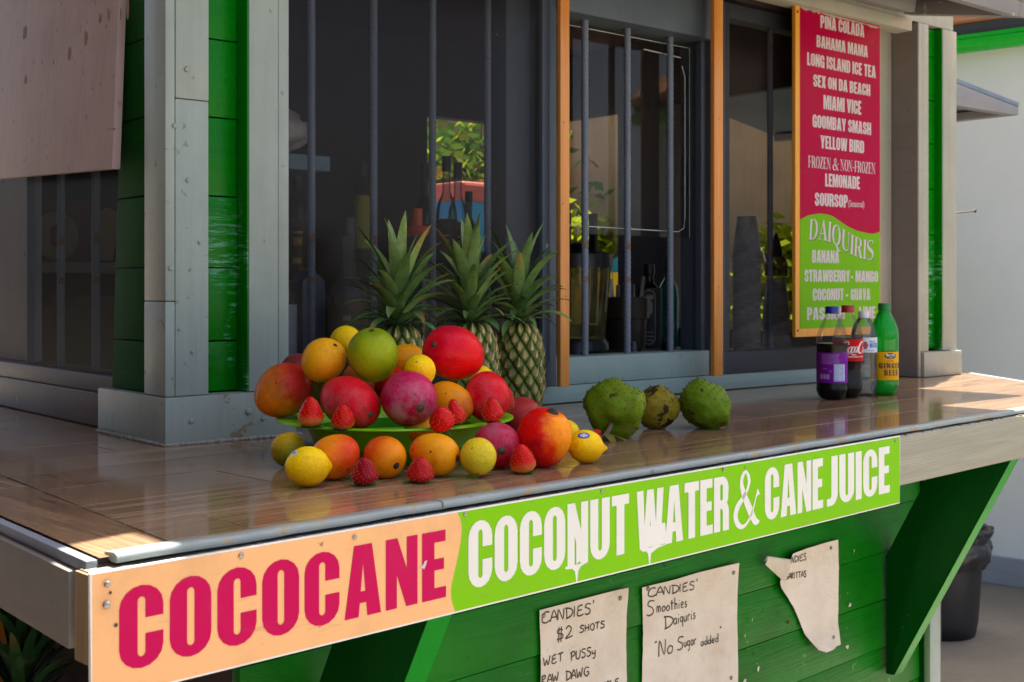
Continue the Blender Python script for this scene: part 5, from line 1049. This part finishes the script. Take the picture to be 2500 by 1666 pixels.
def script(b):
    sl = .28; h = .0235; y0 = .1135
    def go(x, pts, ws): put(b, [ribbon([(x + (px + py*sl)*h, y0 + py*h) for px, py in pts], [w*h for w in ws])], w0)
    Cc = [(.62, .78), (.60, 1.0), (.40, 1.12), (.12, .95), (-.02, .45), (.12, .02), (.45, -.05), (.80, .22)]; Cw = [.05, .10, .12, .18, .22, .18, .10, .03]
    oo = [(.22, .60), (.04, .42), (.04, .12), (.2, .0), (.36, .16), (.36, .44), (.22, .60), (.45, .50)]; ow = [.05, .13, .15, .07, .13, .13, .05, .03]
    cc = [(.38, .46), (.24, .60), (.06, .42), (.06, .12), (.22, .0), (.42, .14)]; cw = [.10, .06, .14, .15, .07, .03]
    aa = [(.38, .52), (.2, .60), (.04, .36), (.08, .06), (.24, .06), (.38, .50), (.34, .10), (.44, .02), (.54, .12)]; aw = [.06, .06, .14, .13, .05, .10, .14, .07, .03]
    ll = [(.05, .20), (.28, .95), (.22, 1.12), (.10, .85), (.08, .12), (.18, .0), (.32, .14)]; lw_ = [.03, .07, .06, .13, .15, .07, .03]
    for x, pts, ws in [(-.018, Cc, Cw), (-.0015, oo, ow), (.0060, cc, cw), (.0140, aa, aw), (.0222, [(0, .32), (.2, .38)], [.1, .1]), (.0262, Cc, Cw), (.043, oo, ow), (.052, ll, lw_), (.058, aa, aw)]: go(x, pts, ws)
    put(b, [ribbon([(-.012, .1085), (-.004, .107), (.006, .1115), (.014, .1075), (.022, .1085)], [.0006, .0022, .0010, .0024, .0006])], w0)
    write(b, 'ORIGINAL TASTE', IMPACT, .000, .050, .1010, .1045, w0, gap=.2)
letters(o, wht, script)
prof_c = [(.012, .0), (.024, .001), (.029, .007), (.0312, .018), (.0315, .05), (.0312, .100), (.0318, .112), (.0318, .148), (.0305, .160), (.0255, .178), (.0185, .190), (.0138, .197), (.0132, .2005)]
t, o, wp = bottle('clear water bottle with a white cap and a pale blue label', (2.679, 1.795, 1.0503), prof_c, pet_w, (.70, .70, .70), .0140, .1945, (.110, .1475, vinyl('pale_label', (.62, .70, .76), wear=.1)), None, None, ripple=.012)
w0 = wp(); wa = plain('print_blue', (.02, .13, .55), .4)
letters(o, wa, lambda b: (write(b, 'WATER', IMPACT, .0142, .0400, .122, .1335, w0, gap=.08), write(b, 'PURIFIED', IMPACT, .013, .032, .1355, .1385, w0, gap=.15), write(b, 'LITERS', IMPACT, .006, .030, .1135, .1160, w0, gap=.3)))
letters(o, plain('print_maroon', (.32, .06, .08), .4), lambda b: put(b, [[[(-.004, .128), (.000, .1365), (.006, .138), (.0118, .128), (.006, .118), (.000, .119)]]], w0))
prof_d = [(.012, .0), (.025, .001), (.031, .007), (.0345, .018), (.0350, .036), (.0342, .042), (.0342, .108), (.0352, .113), (.0352, .15), (.0330, .168), (.0265, .187), (.0190, .203), (.0145, .212), (.0137, .217)]
t, o, wp = bottle('green ginger beer bottle with a green cap and a yellow label, rightmost of four', (2.742, 1.777, 1.0503), prof_d, green_pet(), (.004, .17, .022), .0163, .2145, (.039, .1105, vinyl('yellow_label', (.80, .42, .006), wear=.1)), None, None)
w0 = wp(); br_ = plain('print_brown', (.10, .025, .008), .4)
def pr(b):
    put(b, [[arc(.0165, .100, .0165, .0075, 0, 360, 24)[:-1]]], w0); write(b, 'GINGER', IMPACT, -.0130, .0500, .0685, .0825, w0, gap=.16); write(b, 'BEER', IMPACT, .0, .0400, .0505, .0655, w0, gap=.16)
    write(b, 'STONE', IMPACT, .008, .024, .0860, .0885, w0, gap=.3)
letters(o, br_, pr)
w1 = wp(.0004); letters(o, wht, lambda b: (pen(b, 'Barritts', .005, .0295, .0995, .0065, w1, .0014), write(b, 'SINCE', IMPACT, .012, .022, .0945, .0968, w1, gap=.2)))

# ------------------------------------------------------------------ things inside the kiosk, seen through the bars
b = B(); b.box(.995, 3.5, 2.24, 2.72, 1.085, 1.118, .003); tag(b.done('serving_shelf', plain('dark_worktop', (.02, .018, .018), .4)), 'dark worktop running inside the kiosk just behind the barred windows', 'worktop')
glass_d = clearmat('dark_glass', (.25, .24, .22), 1.0, .05, .06, (.3, .28, .25)); glass_c = clearmat('bottle_glass', (.78, .80, .78), 1.0, .05, .08, (.45, .46, .45))
def liquor(label, loc, r, H, mat, capc, labc=None, lz=(.15, .5), neck=.32, liqc=None, text=None):
    t = empty('liquor_bottle', loc, label, 'bottle', 'bottles inside the kiosk'); k = H*(1 - neck)
    b = B(); b.lathe(smooth([(r*.9, 0), (r, .006), (r, k*.5), (r, k*.82), (r*.82, k), (r*.42, k + H*.08), (r*.36, k + H*.14), (r*.36, H)], 4), 24); b.done('glass', mat, t, smooth=True)
    b = B(); b.lathe([(r*.43, H*.90), (r*.43, H*1.01), (0, H*1.01)], 20); b.done('cap', plain('liquor_cap', capc, .4), t, smooth=True, auto=50)
    if liqc: b = B(); b.lathe([(0, .004), (r*.94, .005), (r*.94, k*.7), (0, k*.7)], 24); b.done('drink', plain('liquor', liqc, .2), t, smooth=True, auto=50)
    if labc:
        b = B(); b.lathe([(r + .0008, H*lz[0]), (r + .0008, H*lz[1])], 32); o = b.done('label', plain('liquor_label', labc, .6), t, smooth=True)
        a0 = math.atan2(-loc[1], -loc[0])
        def fx(x, y, l): return ((r + .0012 + l)*math.cos(a0 + x/r), (r + .0012 + l)*math.sin(a0 + x/r), y)
        fx.curved = True
        if text: text(o, fx)
    return t
def fine(o, f, r, z0, z1, n, mat):
    b = B()
    for i in range(n): z = z0 + (z1-z0)*i/n; put(b, [[rect(-r*.5, z, r*random.uniform(.2, .6), z + (z1-z0)/n*.45)]], f)
    b.done('label_print', mat, o)
pale = (.40, .42, .52); gold = (.42, .26, .05)
liquor('dark green bottle with a white printed label, next to the left window stile', (1.300, 2.300, 1.1185), .036, .29, glass_d, (.05, .05, .05), (.34, .36, .46), (.10, .58), text=lambda o, f: fine(o, f, .036, .04, .16, 14, plain('grey_print', (.16, .17, .26), .6)))
liquor('clear square shouldered bottle with a brown and gold label behind the yellow fruit', (1.500, 2.345, 1.1185), .045, .355, glass_c, (.03, .03, .03), (.085, .052, .020), (.06, .48), .42, None, lambda o, f: (fine(o, f, .045, .03, .10, 10, plain('dim_gold_print', (.17, .12, .05), .6)), letters(o, plain('pale_print', (.45, .42, .36), .6), lambda b: write(b, 'OO7'[:2], IMPACT, -.012, .006, .130, .142, f))))
b = B(); b.box(1.415, 1.475, 2.40, 2.46, 1.1185, 1.335, .003); o = b.done('drink_carton', plain('pale_carton', (.16, .18, .22), .7)); tag(o, 'pale grey carton standing behind the brown labelled bottle', 'carton')
b = B(); b.prism([(1.415, 2.40, 1.3355), (1.475, 2.40, 1.3355), (1.445, 2.40, 1.36)], (0, .06, 0)); b.done('gable_top', plain('carton_top', (.18, .20, .24), .7), o)
liquor('bottle with a bright orange cap behind the left pineapple', (1.872, 2.60, 1.1185), .036, .405, glass_c, (.85, .10, .008), (.75, .07, .008), (.84, .895), .34)
liquor('slim bottle with a lime yellow label on the back shelf', (2.165, 3.30, 1.30), .030, .42, glass_d, (.05, .05, .04), (.42, .42, .02), (.35, .75), .2)
liquor('brown bottle with gold bands in the dark of the back shelf', (1.90, 3.25, 1.30), .033, .40, glass_d, (.30, .19, .03), (.06, .04, .02), (.2, .55), .3, (.02, .01, .005), lambda o, f: letters(o, plain('gold_print', gold, .4, .3), lambda b: (put(b, [[rect(-.014, .185, .014, .192)]], f), write(b, 'IN', IMPACT, -.012, .012, .150, .175, f), put(b, [[rect(-.014, .095, .010, .112)]], f))))
for i, (x, y, r, H, lc, lb_) in enumerate([(2.50, 3.30, .037, .46, (.03, .022, .018), 'clear bottle with a black cap before the back window, tallest of its row'), (2.595, 3.36, .037, .45, (.02, .018, .02), 'clear bottle with a black cap nearest the window bars of the back window'), (2.41, 3.30, .036, .43, (.025, .02, .018), 'dark bottle with a black cap at the left edge of the back window'), (2.69, 3.42, .032, .36, (.02, .025, .07), 'shorter blue labelled bottle at the right end of the back shelf')]):
    liquor(lb_, (x, y, 1.30), r, H, glass_c if i < 2 else glass_d, (.012, .012, .014), lc, (.12, .55), .34, None, (lambda o, f: letters(o, plain('gold_print', gold, .4, .3), lambda b: (put(b, [[rect(-.008, .195, .008, .200)]], f), write(b, 'IS', IMPACT, -.008, .008, .16, .185, f)))) if i < 2 else None)
b = B(); b.box(1.2, 2.9, 3.2, 3.55, 1.27, 1.2995, .003); tag(b.done('back_shelf', dark_in), 'dark shelf carrying the bottles in front of the back window', 'shelf')
# wall shelf with a white sack at the left
b = B(); b.box(1.15, 1.512, 2.44, 2.72, 1.590, 1.625, .002); tag(b.done('wall_shelf', paint('shelf_blue_paint', (.16, .27, .32), (.20, .32, .37), rough=.5, axis=0)), 'blue grey wall shelf with a white sack on it, inside the left window', 'shelf')
b = B(); vs = b.ico((0, 0, 0), 1, 4)
for v in vs:
    d = v.co.copy(); n = 1 + .16*mnoise.noise(d*2.2) + .06*mnoise.noise(d*7); v.co = Vector((d.x*.20*n, d.y*.12*n, max(-.055, d.z*.085*n*(1 - .45*d.x))))
    if d.x > .72: v.co.z += .02*(d.x - .72)*4; v.co.y *= .6
o = b.done('flour_sack', plain('sack_plastic', (.42, .37, .38), .45), smooth=True); o.location = (1.335, 2.56, 1.681); tag(o, 'crumpled white plastic sack lying on the blue grey wall shelf', 'sack')
# juicer with a clear tub
t = empty('juice_dispenser', (2.43, 2.58, 1.1185), 'clear tub juice dispenser with a black lid behind the left window post', 'dispenser')
tub = clearmat('yellowed_tub', (.80, .76, .48), 1.0, .06, .28, (.30, .27, .10))
b = B(); b.lathe([(.078, .06), (.095, .27)], 40); b.done('tub', tub, t, smooth=True)
b = B(); b.lathe([(.100, .262), (.100, .282), (.098, .300), (.06, .315), (0, .322)], 40); b.ico((-.02, -.02, .325), .018, 2, sc=(1.6, 1.6, .5)); b.done('lid', black_m, t, smooth=True, auto=50)
b = B(); b.lathe([(.09, .0), (.088, .045), (.078, .06), (0, .06)], 40); b.done('base', black_m, t, smooth=True, auto=50)
for x in (-.045, .06): b = B(); b.box(x - .006, x + .006, -.014, .014, .10, .42, .003); b.done('upright', black_m, t)
t = empty('cutlery_bin', (2.665, 2.62, 1.1185), 'dark cylindrical bin holding knives and spoons in the serving window', 'cutlery holder')
b = B(); b.lathe([(0, .002), (.060, .002), (.064, .11), (.072, .112), (.074, .175), (.069, .177), (.066, .12)], 40); b.done('holder', plain('brown_black_plastic', (.030, .024, .018), .35), t, smooth=True, auto=50)
for i in range(7):
    b = B(); a = i*.9; d = Vector((math.cos(a)*.035, math.sin(a)*.035, 0)); b.box(-.007, .007, -.0015, .0015, 0, random.uniform(.20, .235), .0012, M=Matrix.Translation(d) @ Matrix.Rotation(a, 4, 'Z') @ Matrix.Rotation(rad(random.uniform(-12, 12)), 4, 'Y')); o = b.done('table_knife', plain('cutlery_grey', (.30, .30, .29), .35, .3)); o.location = (2.665, 2.62, 1.128); tag(o, 'grey cutlery handle standing in the dark cylindrical bin', 'cutlery', 'cutlery in the dark bin')
liquor('dark bottle with a white arched label beside the right rebar of the serving window', (2.81, 2.66, 1.1185), .040, .275, glass_d, (.02, .02, .02), (.03, .032, .036), (.08, .74), .28, None, lambda o, f: letters(o, plain('grey_label_print', (.30, .32, .33), .6), lambda b: (put(b, [[oval(-.020, .020, .028, .198, .02), oval(-.0175, .0175, .031, .195, .0175)]], f), put(b, [[oval(-.010, .010, .120, .165, .01)]], f), write(b, 'GIN', IMPACT, -.013, .013, .168, .182, f), put(b, [[rect(-.014, .04, .014, .043)]], f), put(b, [[rect(-.014, .052, .014, .055)]], f), put(b, [[rect(-.014, .064, .012, .067)]], f))))
liquor('turquoise bottle next to the slate window jamb', (2.985, 2.74, 1.1185), .034, .30, plain('turquoise_glass', (.01, .16, .15), .15), (.01, .12, .12), None, (.1, .4), .3)
t = empty('waffle_griddle', (2.55, 2.40, 1.1185), 'low black griddle with round knobs on the worktop in the serving window', 'griddle')
b = B(); b.box(-.20, .24, -.09, .09, .0, .028, .008); b.done('body', black_m, t)
for x in (-.12, .02, .13): b = B(); b.lathe([(0, .03), (.018, .030), (.022, .0), (0, 0)], 18, M=Matrix.Translation((x, -.04, .026))); b.done('knob', black_m, t, smooth=True, auto=50)
# two nested stacks of clear cups behind the right window
cup_m = clearmat('clear_cup', (.88, .90, .92), 1.0, .12, .75, (.80, .84, .88))  # milky white mixed in to stand for highlights on the cups
b = B(); b.lathe([(0, .001), (.029, .0), (.0425, .105), (.0445, .106), (.0445, .109), (.042, .109)], 28); cup = b.done('plastic_cup', cup_m, smooth=True, auto=60)
def stack(x, y, n, step, lab, grp):
    for i in range(n):
        o = cup if cup.get('label') is None else cup.copy()
        if o is not cup: COL.objects.link(o)
        o.location = (x + .0006*math.sin(i), y, 1.119 + .108 + i*step); o.rotation_euler = (rad(180), 0, i*.7); tag(o, lab, 'cup', grp)
stack(2.965, 2.40, 26, .0125, 'clear plastic cup in the taller upside down stack behind the right window', 'taller stack of clear cups')
stack(3.135, 2.42, 11, .0125, 'clear plastic cup in the shorter upside down stack beside the menu board', 'shorter stack of clear cups')
t = empty('cone_bottle', (3.135, 2.42, 1.36), 'dark pointed squeeze bottle standing on the shorter stack of cups', 'squeeze bottle')
b = B(); b.lathe([(.036, .0), (.036, .04), (.028, .06), (0, .062)], 24); b.done('body', clearmat('amber_plastic', (.5, .48, .3), 1, .1, .2, (.3, .28, .1)), t, smooth=True, auto=50)
b = B(); b.lathe([(.020, .06), (.018, .085), (.004, .135), (0, .136)], 20); b.done('nozzle', plain('brown_nozzle', (.03, .02, .016), .5), t, smooth=True)
# painted board on the far inner wall, seen through the side window
t = empty('painted_panel', (1.52, 3.86, 1.50), 'dark red and tan painted panel on the far wall, seen through the side window bars', 'panel')
b = B(); b.box(-.34, .34, -.01, .02, -.10, .10, .002); b.done('board', plain('dark_red_board', (.10, .012, .008), .6), t)
b = B(); put(b, [[oval(-.20, -.06, -.09, .06, .07), oval(-.15, -.11, -.05, .02, .02)], [[(-.02, -.09), (.05, -.09), (.07, .02), (.16, -.09), (.22, -.09), (.12, .05), (.03, .08), (-.02, .05)]], [rect(-.30, -.09, -.24, .04)]], lambda x, y, l: (x, -.0115 - l, y)); b.done('painted_shapes', plain('tan_paint', (.24, .17, .08), .6), t)
b = B(); b.box(1.1, 1.9, 3.6, 3.89, 1.365, 1.398, .004); tag(b.done('wall_ledge', taupe), 'grey ledge under the dark red painted panel inside the kiosk', 'shelf')

# ------------------------------------------------------------------ neighbouring building at right
MN = Matrix.Translation((5.22, 2.74, 0)) @ Matrix.Rotation(math.atan2(.167, .986), 4, 'Z')
nb = empty('neighbour_building', (5.22, 2.74, 0), 'pale rendered building with orange roof tiles and a green gutter, right of the kiosk', 'building', None, (0, 0, math.atan2(.167, .986)))
render_m = N('pale_render'); v = render_m.obj(); render_m.P(Base_Color=render_m.mix(render_m.ramp(render_m.noise(v, 2.2, 6, .6), .3, .75), (.72, .79, .79), (.80, .85, .83)), Roughness=.85); render_m.bump(render_m.noise(v, 60, 5), .25, .003); render_m = render_m.m
b = B(); b.box(0, .2, -4, .7, 0, 2.44, 0); b.done('wall', render_m, nb)
b = B(); b.box(0, .2, .7, 7, 0, 2.44, 0); b.done('tan_wall', paint('tan_render', (.42, .30, .17), (.52, .38, .22), rough=.8, axis=2, dirt_amt=.4, dirt=(.2, .15, .08)), nb)
b = B(); b.box(-.022, -.001, -4, .7, 0, .125, .004); b.done('plinth', paint('plinth_paint', (.36, .40, .44), (.42, .46, .50), rough=.7, axis=1), nb)
b = B(); b.lathe([(.052, -4.0), (.052, 2.6)], 16, M=Matrix.Translation((-.075, 0, 2.43)) @ Matrix.Rotation(rad(-90), 4, 'X'), a0=0, a1=math.pi); b.box(-.128, -.020, -4, 2.6, 2.432, 2.45, 0); b.done('gutter', plain('green_gutter', (.008, .50, .03), .35), nb, smooth=True, auto=50)
b = B(); b.box(-.10, -.01, -4, 2.6, 2.452, 2.505, .003); b.done('fascia', slate, nb)
rt = N('orange_roof_tile'); v = rt.obj(); w_ = rt.new('TexWave', wave_type='BANDS', bands_direction='X'); rt.set(w_.inputs['Vector'], v); w_.inputs['Scale'].default_value = 1.6; w_.inputs['Distortion'].default_value = .4
rt.P(Base_Color=rt.mix(rt.noise(v, 9, 5), (.50, .20, .09), (.62, .32, .18)), Roughness=.8); rt.bump(w_.outputs['Fac'], .6, .02)
b = B(); b.prism([(-.16, -4, 2.507), (2.5, -4, 2.507), (2.5, -4, 4.15), (-.16, -4, 2.547)], (0, 6.6, 0)); b.done('roof', rt.m, nb)
# tinsel chain over the right hatch
t = empty('tinsel_chain', (3.88, 2.30, 2.10), 'green wire chain with small white beads hanging above the blue grey hatch', 'chain')
pts = [(3.63, 2.20, 2.17), (3.675, 2.20, 2.125), (3.71, 2.205, 2.095), (3.745, 2.21, 2.065), (3.775, 2.22, 2.045)]; b = B(); b.tube([tuple(Vector(p) - t.location) for p in pts], .0022, 6); b.done('wire', plain('green_wire', (.02, .25, .06), .5), t)
bead = None
for i in range(11):
    f = i/10*(len(pts)-1); k = min(int(f), len(pts)-2); p = Vector(pts[k]).lerp(Vector(pts[k+1]), f-k) - t.location + Vector((random.uniform(-.008, .008), 0, random.uniform(-.008, .008)))
    if bead is None: b = B(); b.ico((0, 0, 0), .0048, 2); o = bead = b.done('bead', plain('white_bead', (.75, .78, .74), .3), t, smooth=True)
    else: o = bead.copy(); COL.objects.link(o)
    o.location = p
# rubbish bin
t = empty('rubbish_bin', (4.30, 2.55, 0.0), 'black rubbish bin with a crumpled black bag folded over its rim', 'bin')
b = B(); b.lathe([(0, .004), (.135, .004), (.145, .06), (.165, .36)], 40); b.done('bin_body', plain('bin_plastic', (.018, .018, .020), .5), t, smooth=True)
b = B()
def bag(u, v):
    a = u*2*math.pi; fo = mnoise.noise((math.cos(a)*5, math.sin(a)*5, v*4))*.020 + mnoise.noise((math.cos(a)*14, math.sin(a)*14, v*9))*.008
    R_, Z_ = [(.150, .40), (.185, .418), (.198, .405), (.186, .36), (.190, .32), (.178, .27)][0], 0
    K = [(.150, .395), (.180, .418), (.200, .408), (.186, .365), (.191, .33), (.174, .265)]; f = v*(len(K)-1); k = min(int(f), len(K)-2); r = K[k][0] + (K[k+1][0]-K[k][0])*(f-k); z = K[k][1] + (K[k+1][1]-K[k][1])*(f-k)
    return (math.cos(a)*(r + fo), math.sin(a)*(r + fo), z + fo*.4)
b.grid(bag, 90, 24, close_u=True); b.done('bin_bag', plain('black_bag', (.020, .020, .024), .28), t, smooth=True)
# ------------------------------------------------------------------ greenery and yard behind
lf1 = leaf_mat('dark_strap_leaf', (.008, .040, .010), (.020, .075, .016), (.12, .09, .03)); lf2 = leaf_mat('light_strap_leaf', (.03, .12, .015), (.07, .20, .02), (.2, .14, .04))
def strap_plant(label, loc, stem_h, n, L, wd, mat):
    t = empty('strap_leaf_plant', loc, label, 'plant', 'spiky plants below the counter end'); b = B(); b.tube([(0, 0, 0), (.01, 0, stem_h*.5), (0, .01, stem_h)], [.022, .018, .016], 8); b.done('stem', plain('plant_stem', (.10, .08, .05), .8), t, smooth=True)
    b = B(); lay = b.bm.loops.layers.float_color.new('leaf')
    for i in range(n):
        f = i/n; leaf(b, lay, (0, 0, stem_h - .18 + .2*f), i*2.4, rad(5 + 75*f + random.uniform(-10, 10)), L*random.uniform(.7, 1.1), wd, rad(random.uniform(25, 80)), random.random(), random.choice([0, 0, .8]), 8, .25)
    b.done('leaves', mat, t, smooth=True, recalc=False)
t = empty('added_shade_wall', (-1.25, 3.5, 0), 'unseen brown wall added left of the kiosk to shade its left faces', 'wall'); t['kind'] = 'thing'  # unseen, added to block light from the left
b = B(); b.box(-.06, .06, -4.6, 2.6, 0, 3.4, .005); b.done('wall_face', paint('shade_wall_brown', (.055, .032, .024), (.08, .048, .036), rough=.8, axis=2), t)
strap_plant('dark green spiky plant growing below the counter end, nearest the sign', (.70, 2.10, 0), .66, 90, .22, .012, lf1)
strap_plant('brighter green broad strap leaved plant at the picture edge below the counter', (.40, 1.93, 0), .52, 36, .26, .018, lf2)
strap_plant('dark spiky plant standing behind the bright strap leaved one', (.62, 2.55, 0), .80, 70, .30, .013, lf1)
t = empty('orange_drum', (.90, 2.45, 0), 'orange painted drum with a dark red round emblem, behind the spiky plant under the counter', 'drum')
b = B(); b.lathe([(0, .0), (.20, .0), (.20, .02), (.195, .03), (.195, .83), (.20, .84), (.20, .86), (0, .862)], 40); b.done('drum_body', paint('orange_drum_paint', (.55, .17, .012), (.62, .23, .02), rough=.45, chips=.03), t, smooth=True, auto=40)
b = B(); Rm = Matrix.Translation((0, 0, .70)) @ Matrix.Rotation(math.atan2(-2.1, -.75), 4, 'Z')
for k, (r0, r1, mi) in enumerate([(0, .045, 0), (.045, .052, 1), (.052, .068, 0), (.068, .074, 2)]):
    for i in range(24):
        a, c = i*math.pi/12, (i+1)*math.pi/12
        q = [(.197 + k*0, r*math.cos(x)*1.0, r*math.sin(x)) for r, x in ((r0, a), (r1, a), (r1, c), (r0, c))]; q = [(math.cos(y/.197)*.1965, math.sin(y/.197)*.1965, z) for _, y, z in q]; b.face(q[1:] if r0 == 0 else q, mi, Rm)
b.done('emblem', [plain('emblem_red', (.10, .008, .008), .4), plain('emblem_white', (.5, .45, .42), .4), plain('emblem_tan', (.4, .16, .05), .4)], t)
# trees and bushes behind and beside the kiosk
def foliage_mat(nm, c0, c1):
    m = N(nm); a = m.new('Attribute', attribute_name='leaf'); s = m.new('SeparateColor'); m.set(s.inputs[0], a.outputs['Color']); c = m.mix(s.outputs[0], c0, c1); d = m.new('BsdfDiffuse'); m.set(d.inputs[0], c); t = m.new('BsdfTranslucent'); m.set(t.inputs[0], m.mix(.5, c, (.5, .6, .02), 'MIX')); x = m.new('MixShader'); x.inputs[0].default_value = .5
    m.l.new(d.outputs[0], x.inputs[1]); m.l.new(t.outputs[0], x.inputs[2]); m.l.new(x.outputs[0], m.out.inputs[0]); return m.m
bark = plain('bark', (.10, .075, .05), .9)
def bush(name, cat, label, loc, R, H, n, size, mat, trunk=.0, grp=None):
    t = empty(name, loc, label, cat, grp); b = B(); b.tube([(0, 0, 0), (.05, .03, H*.4), (-.03, .0, H*.75)], [max(.02, trunk), max(.015, trunk*.7), .01], 8)
    for k in range(6): a = k*1.05; b.tube([(0, 0, H*.25), (math.cos(a)*R*.4, math.sin(a)*R*.4, H*.6), (math.cos(a)*R*.7, math.sin(a)*R*.7, H*.85)], [max(.012, trunk*.5), .010, .005], 6)
    b.done('trunk', bark, t, smooth=True); b = B(); lay = b.bm.loops.layers.float_color.new('leaf'); cl = []
    for k in range(26):
        d = Vector((random.gauss(0, 1), random.gauss(0, 1), random.gauss(0, 1))).normalized()*random.uniform(.35, 1); cl.append((Vector((d.x*R*.8, d.y*R*.8, H*.58 + d.z*H*.40)), random.uniform(.22, .42)*R, random.random()))
    for i in range(n):
        c, r, tint = random.choice(cl); p = c + Vector((random.gauss(0, 1), random.gauss(0, 1), random.gauss(0, .8)))*r*.5
        if p.z < .05: continue
        d = Vector((random.gauss(0, 1), random.gauss(0, 1), random.gauss(-.2, .7))).normalized(); e = d.orthogonal().normalized()*size*.32; f = b.face([p, p + d*size*.5 + e, p + d*size, p + d*size*.5 - e])
        q = min(1, max(0, tint*.6 + random.random()*.4))
        for l in f.loops: l[lay] = (q, q, q, 1)
    b.done('crown', mat, t, recalc=False); return t
yel = foliage_mat('sunny_leaf', (.10, .16, .008), (.30, .34, .012)); drk = foliage_mat('shade_leaf', (.025, .07, .01), (.07, .14, .015))
bush('leafy_bush', 'bush', 'sunlit yellow green bush outside the side opening, seen through the right window', (4.75, 3.45, 0), .55, 1.75, 5000, .075, yel, .03, 'bushes beside the kiosk')
bush('leafy_bush', 'bush', 'yellow green bush seen low through the serving window', (4.55, 4.95, 0), .50, 2.0, 4500, .075, yel, .03, 'bushes beside the kiosk')
bush('shade_tree', 'tree', 'dappled tree behind the kiosk, seen through the back window', (4.75, 6.1, 0), 1.2, 2.9, 9000, .09, drk, .10)
t = empty('yard_fence', (4.7, 5.9, 0), 'tan rendered yard wall behind the kiosk, seen through the back window', 'wall')
b = B(); b.box(-2.2, 1.2, .9, 1.05, 0, 2.2, .01); b.done('wall_face', paint('tan_wall_paint', (.24, .17, .10), (.36, .27, .17), rough=.8, axis=2, dirt_amt=.5, dirt=(.25, .16, .08)), t)
t = empty('blue_tent', (4.05, 5.0, 0), 'blue tarpaulin stall with a rounded red top behind the kiosk', 'tent')
b = B(); b.prism([(-.16, 0, .2), (.75, 0, .2), (.75, 0, 1.55), (.55, 0, 1.68), (.3, 0, 1.76), (-.16, 0, 1.78)], (0, .5, 0), bev=.01); b.done('tarpaulin', plain('blue_tarp', (.01, .26, .62), .5), t)
b = B(); b.prism([(-.17, -.01, 1.775), (.3, -.01, 1.755), (.56, -.01, 1.67), (.62, -.01, 1.70), (.34, -.01, 1.835), (.10, -.01, 1.87), (-.17, -.01, 1.875)], (0, .52, 0), bev=.02); b.done('red_top', plain('red_tarp', (.55, .10, .08), .6), t)
t = empty('picket_fence', (4.55, 4.05, 0), 'yellow and blue scalloped plank fence seen through the serving window', 'fence')
for i in range(9):
    b = B(); y = i*.105; b.box(.0, .022, y, y + .098, .0, 1.405, .004); b.done('plank', plain('yellow_plank', (.72, .46, .008), .5), t) if i == 0 else None
    if i == 0: pl0 = t.children[0]
    else: b.bm.free(); c = pl0.copy(); COL.objects.link(c); c.parent = t; c.location.y = y
b = B(); b.prism([(.03, 0, 1.30)] + [(.03, .11*i/4, 1.47 + .02*abs(math.sin(i*math.pi/4))) for i in range(0, 37)] + [(.03, .99, 1.30)], (.01, 0, 0)); b.done('scalloped_rail', plain('blue_plank', (.01, .25, .50), .5), t)
#--TAIL--
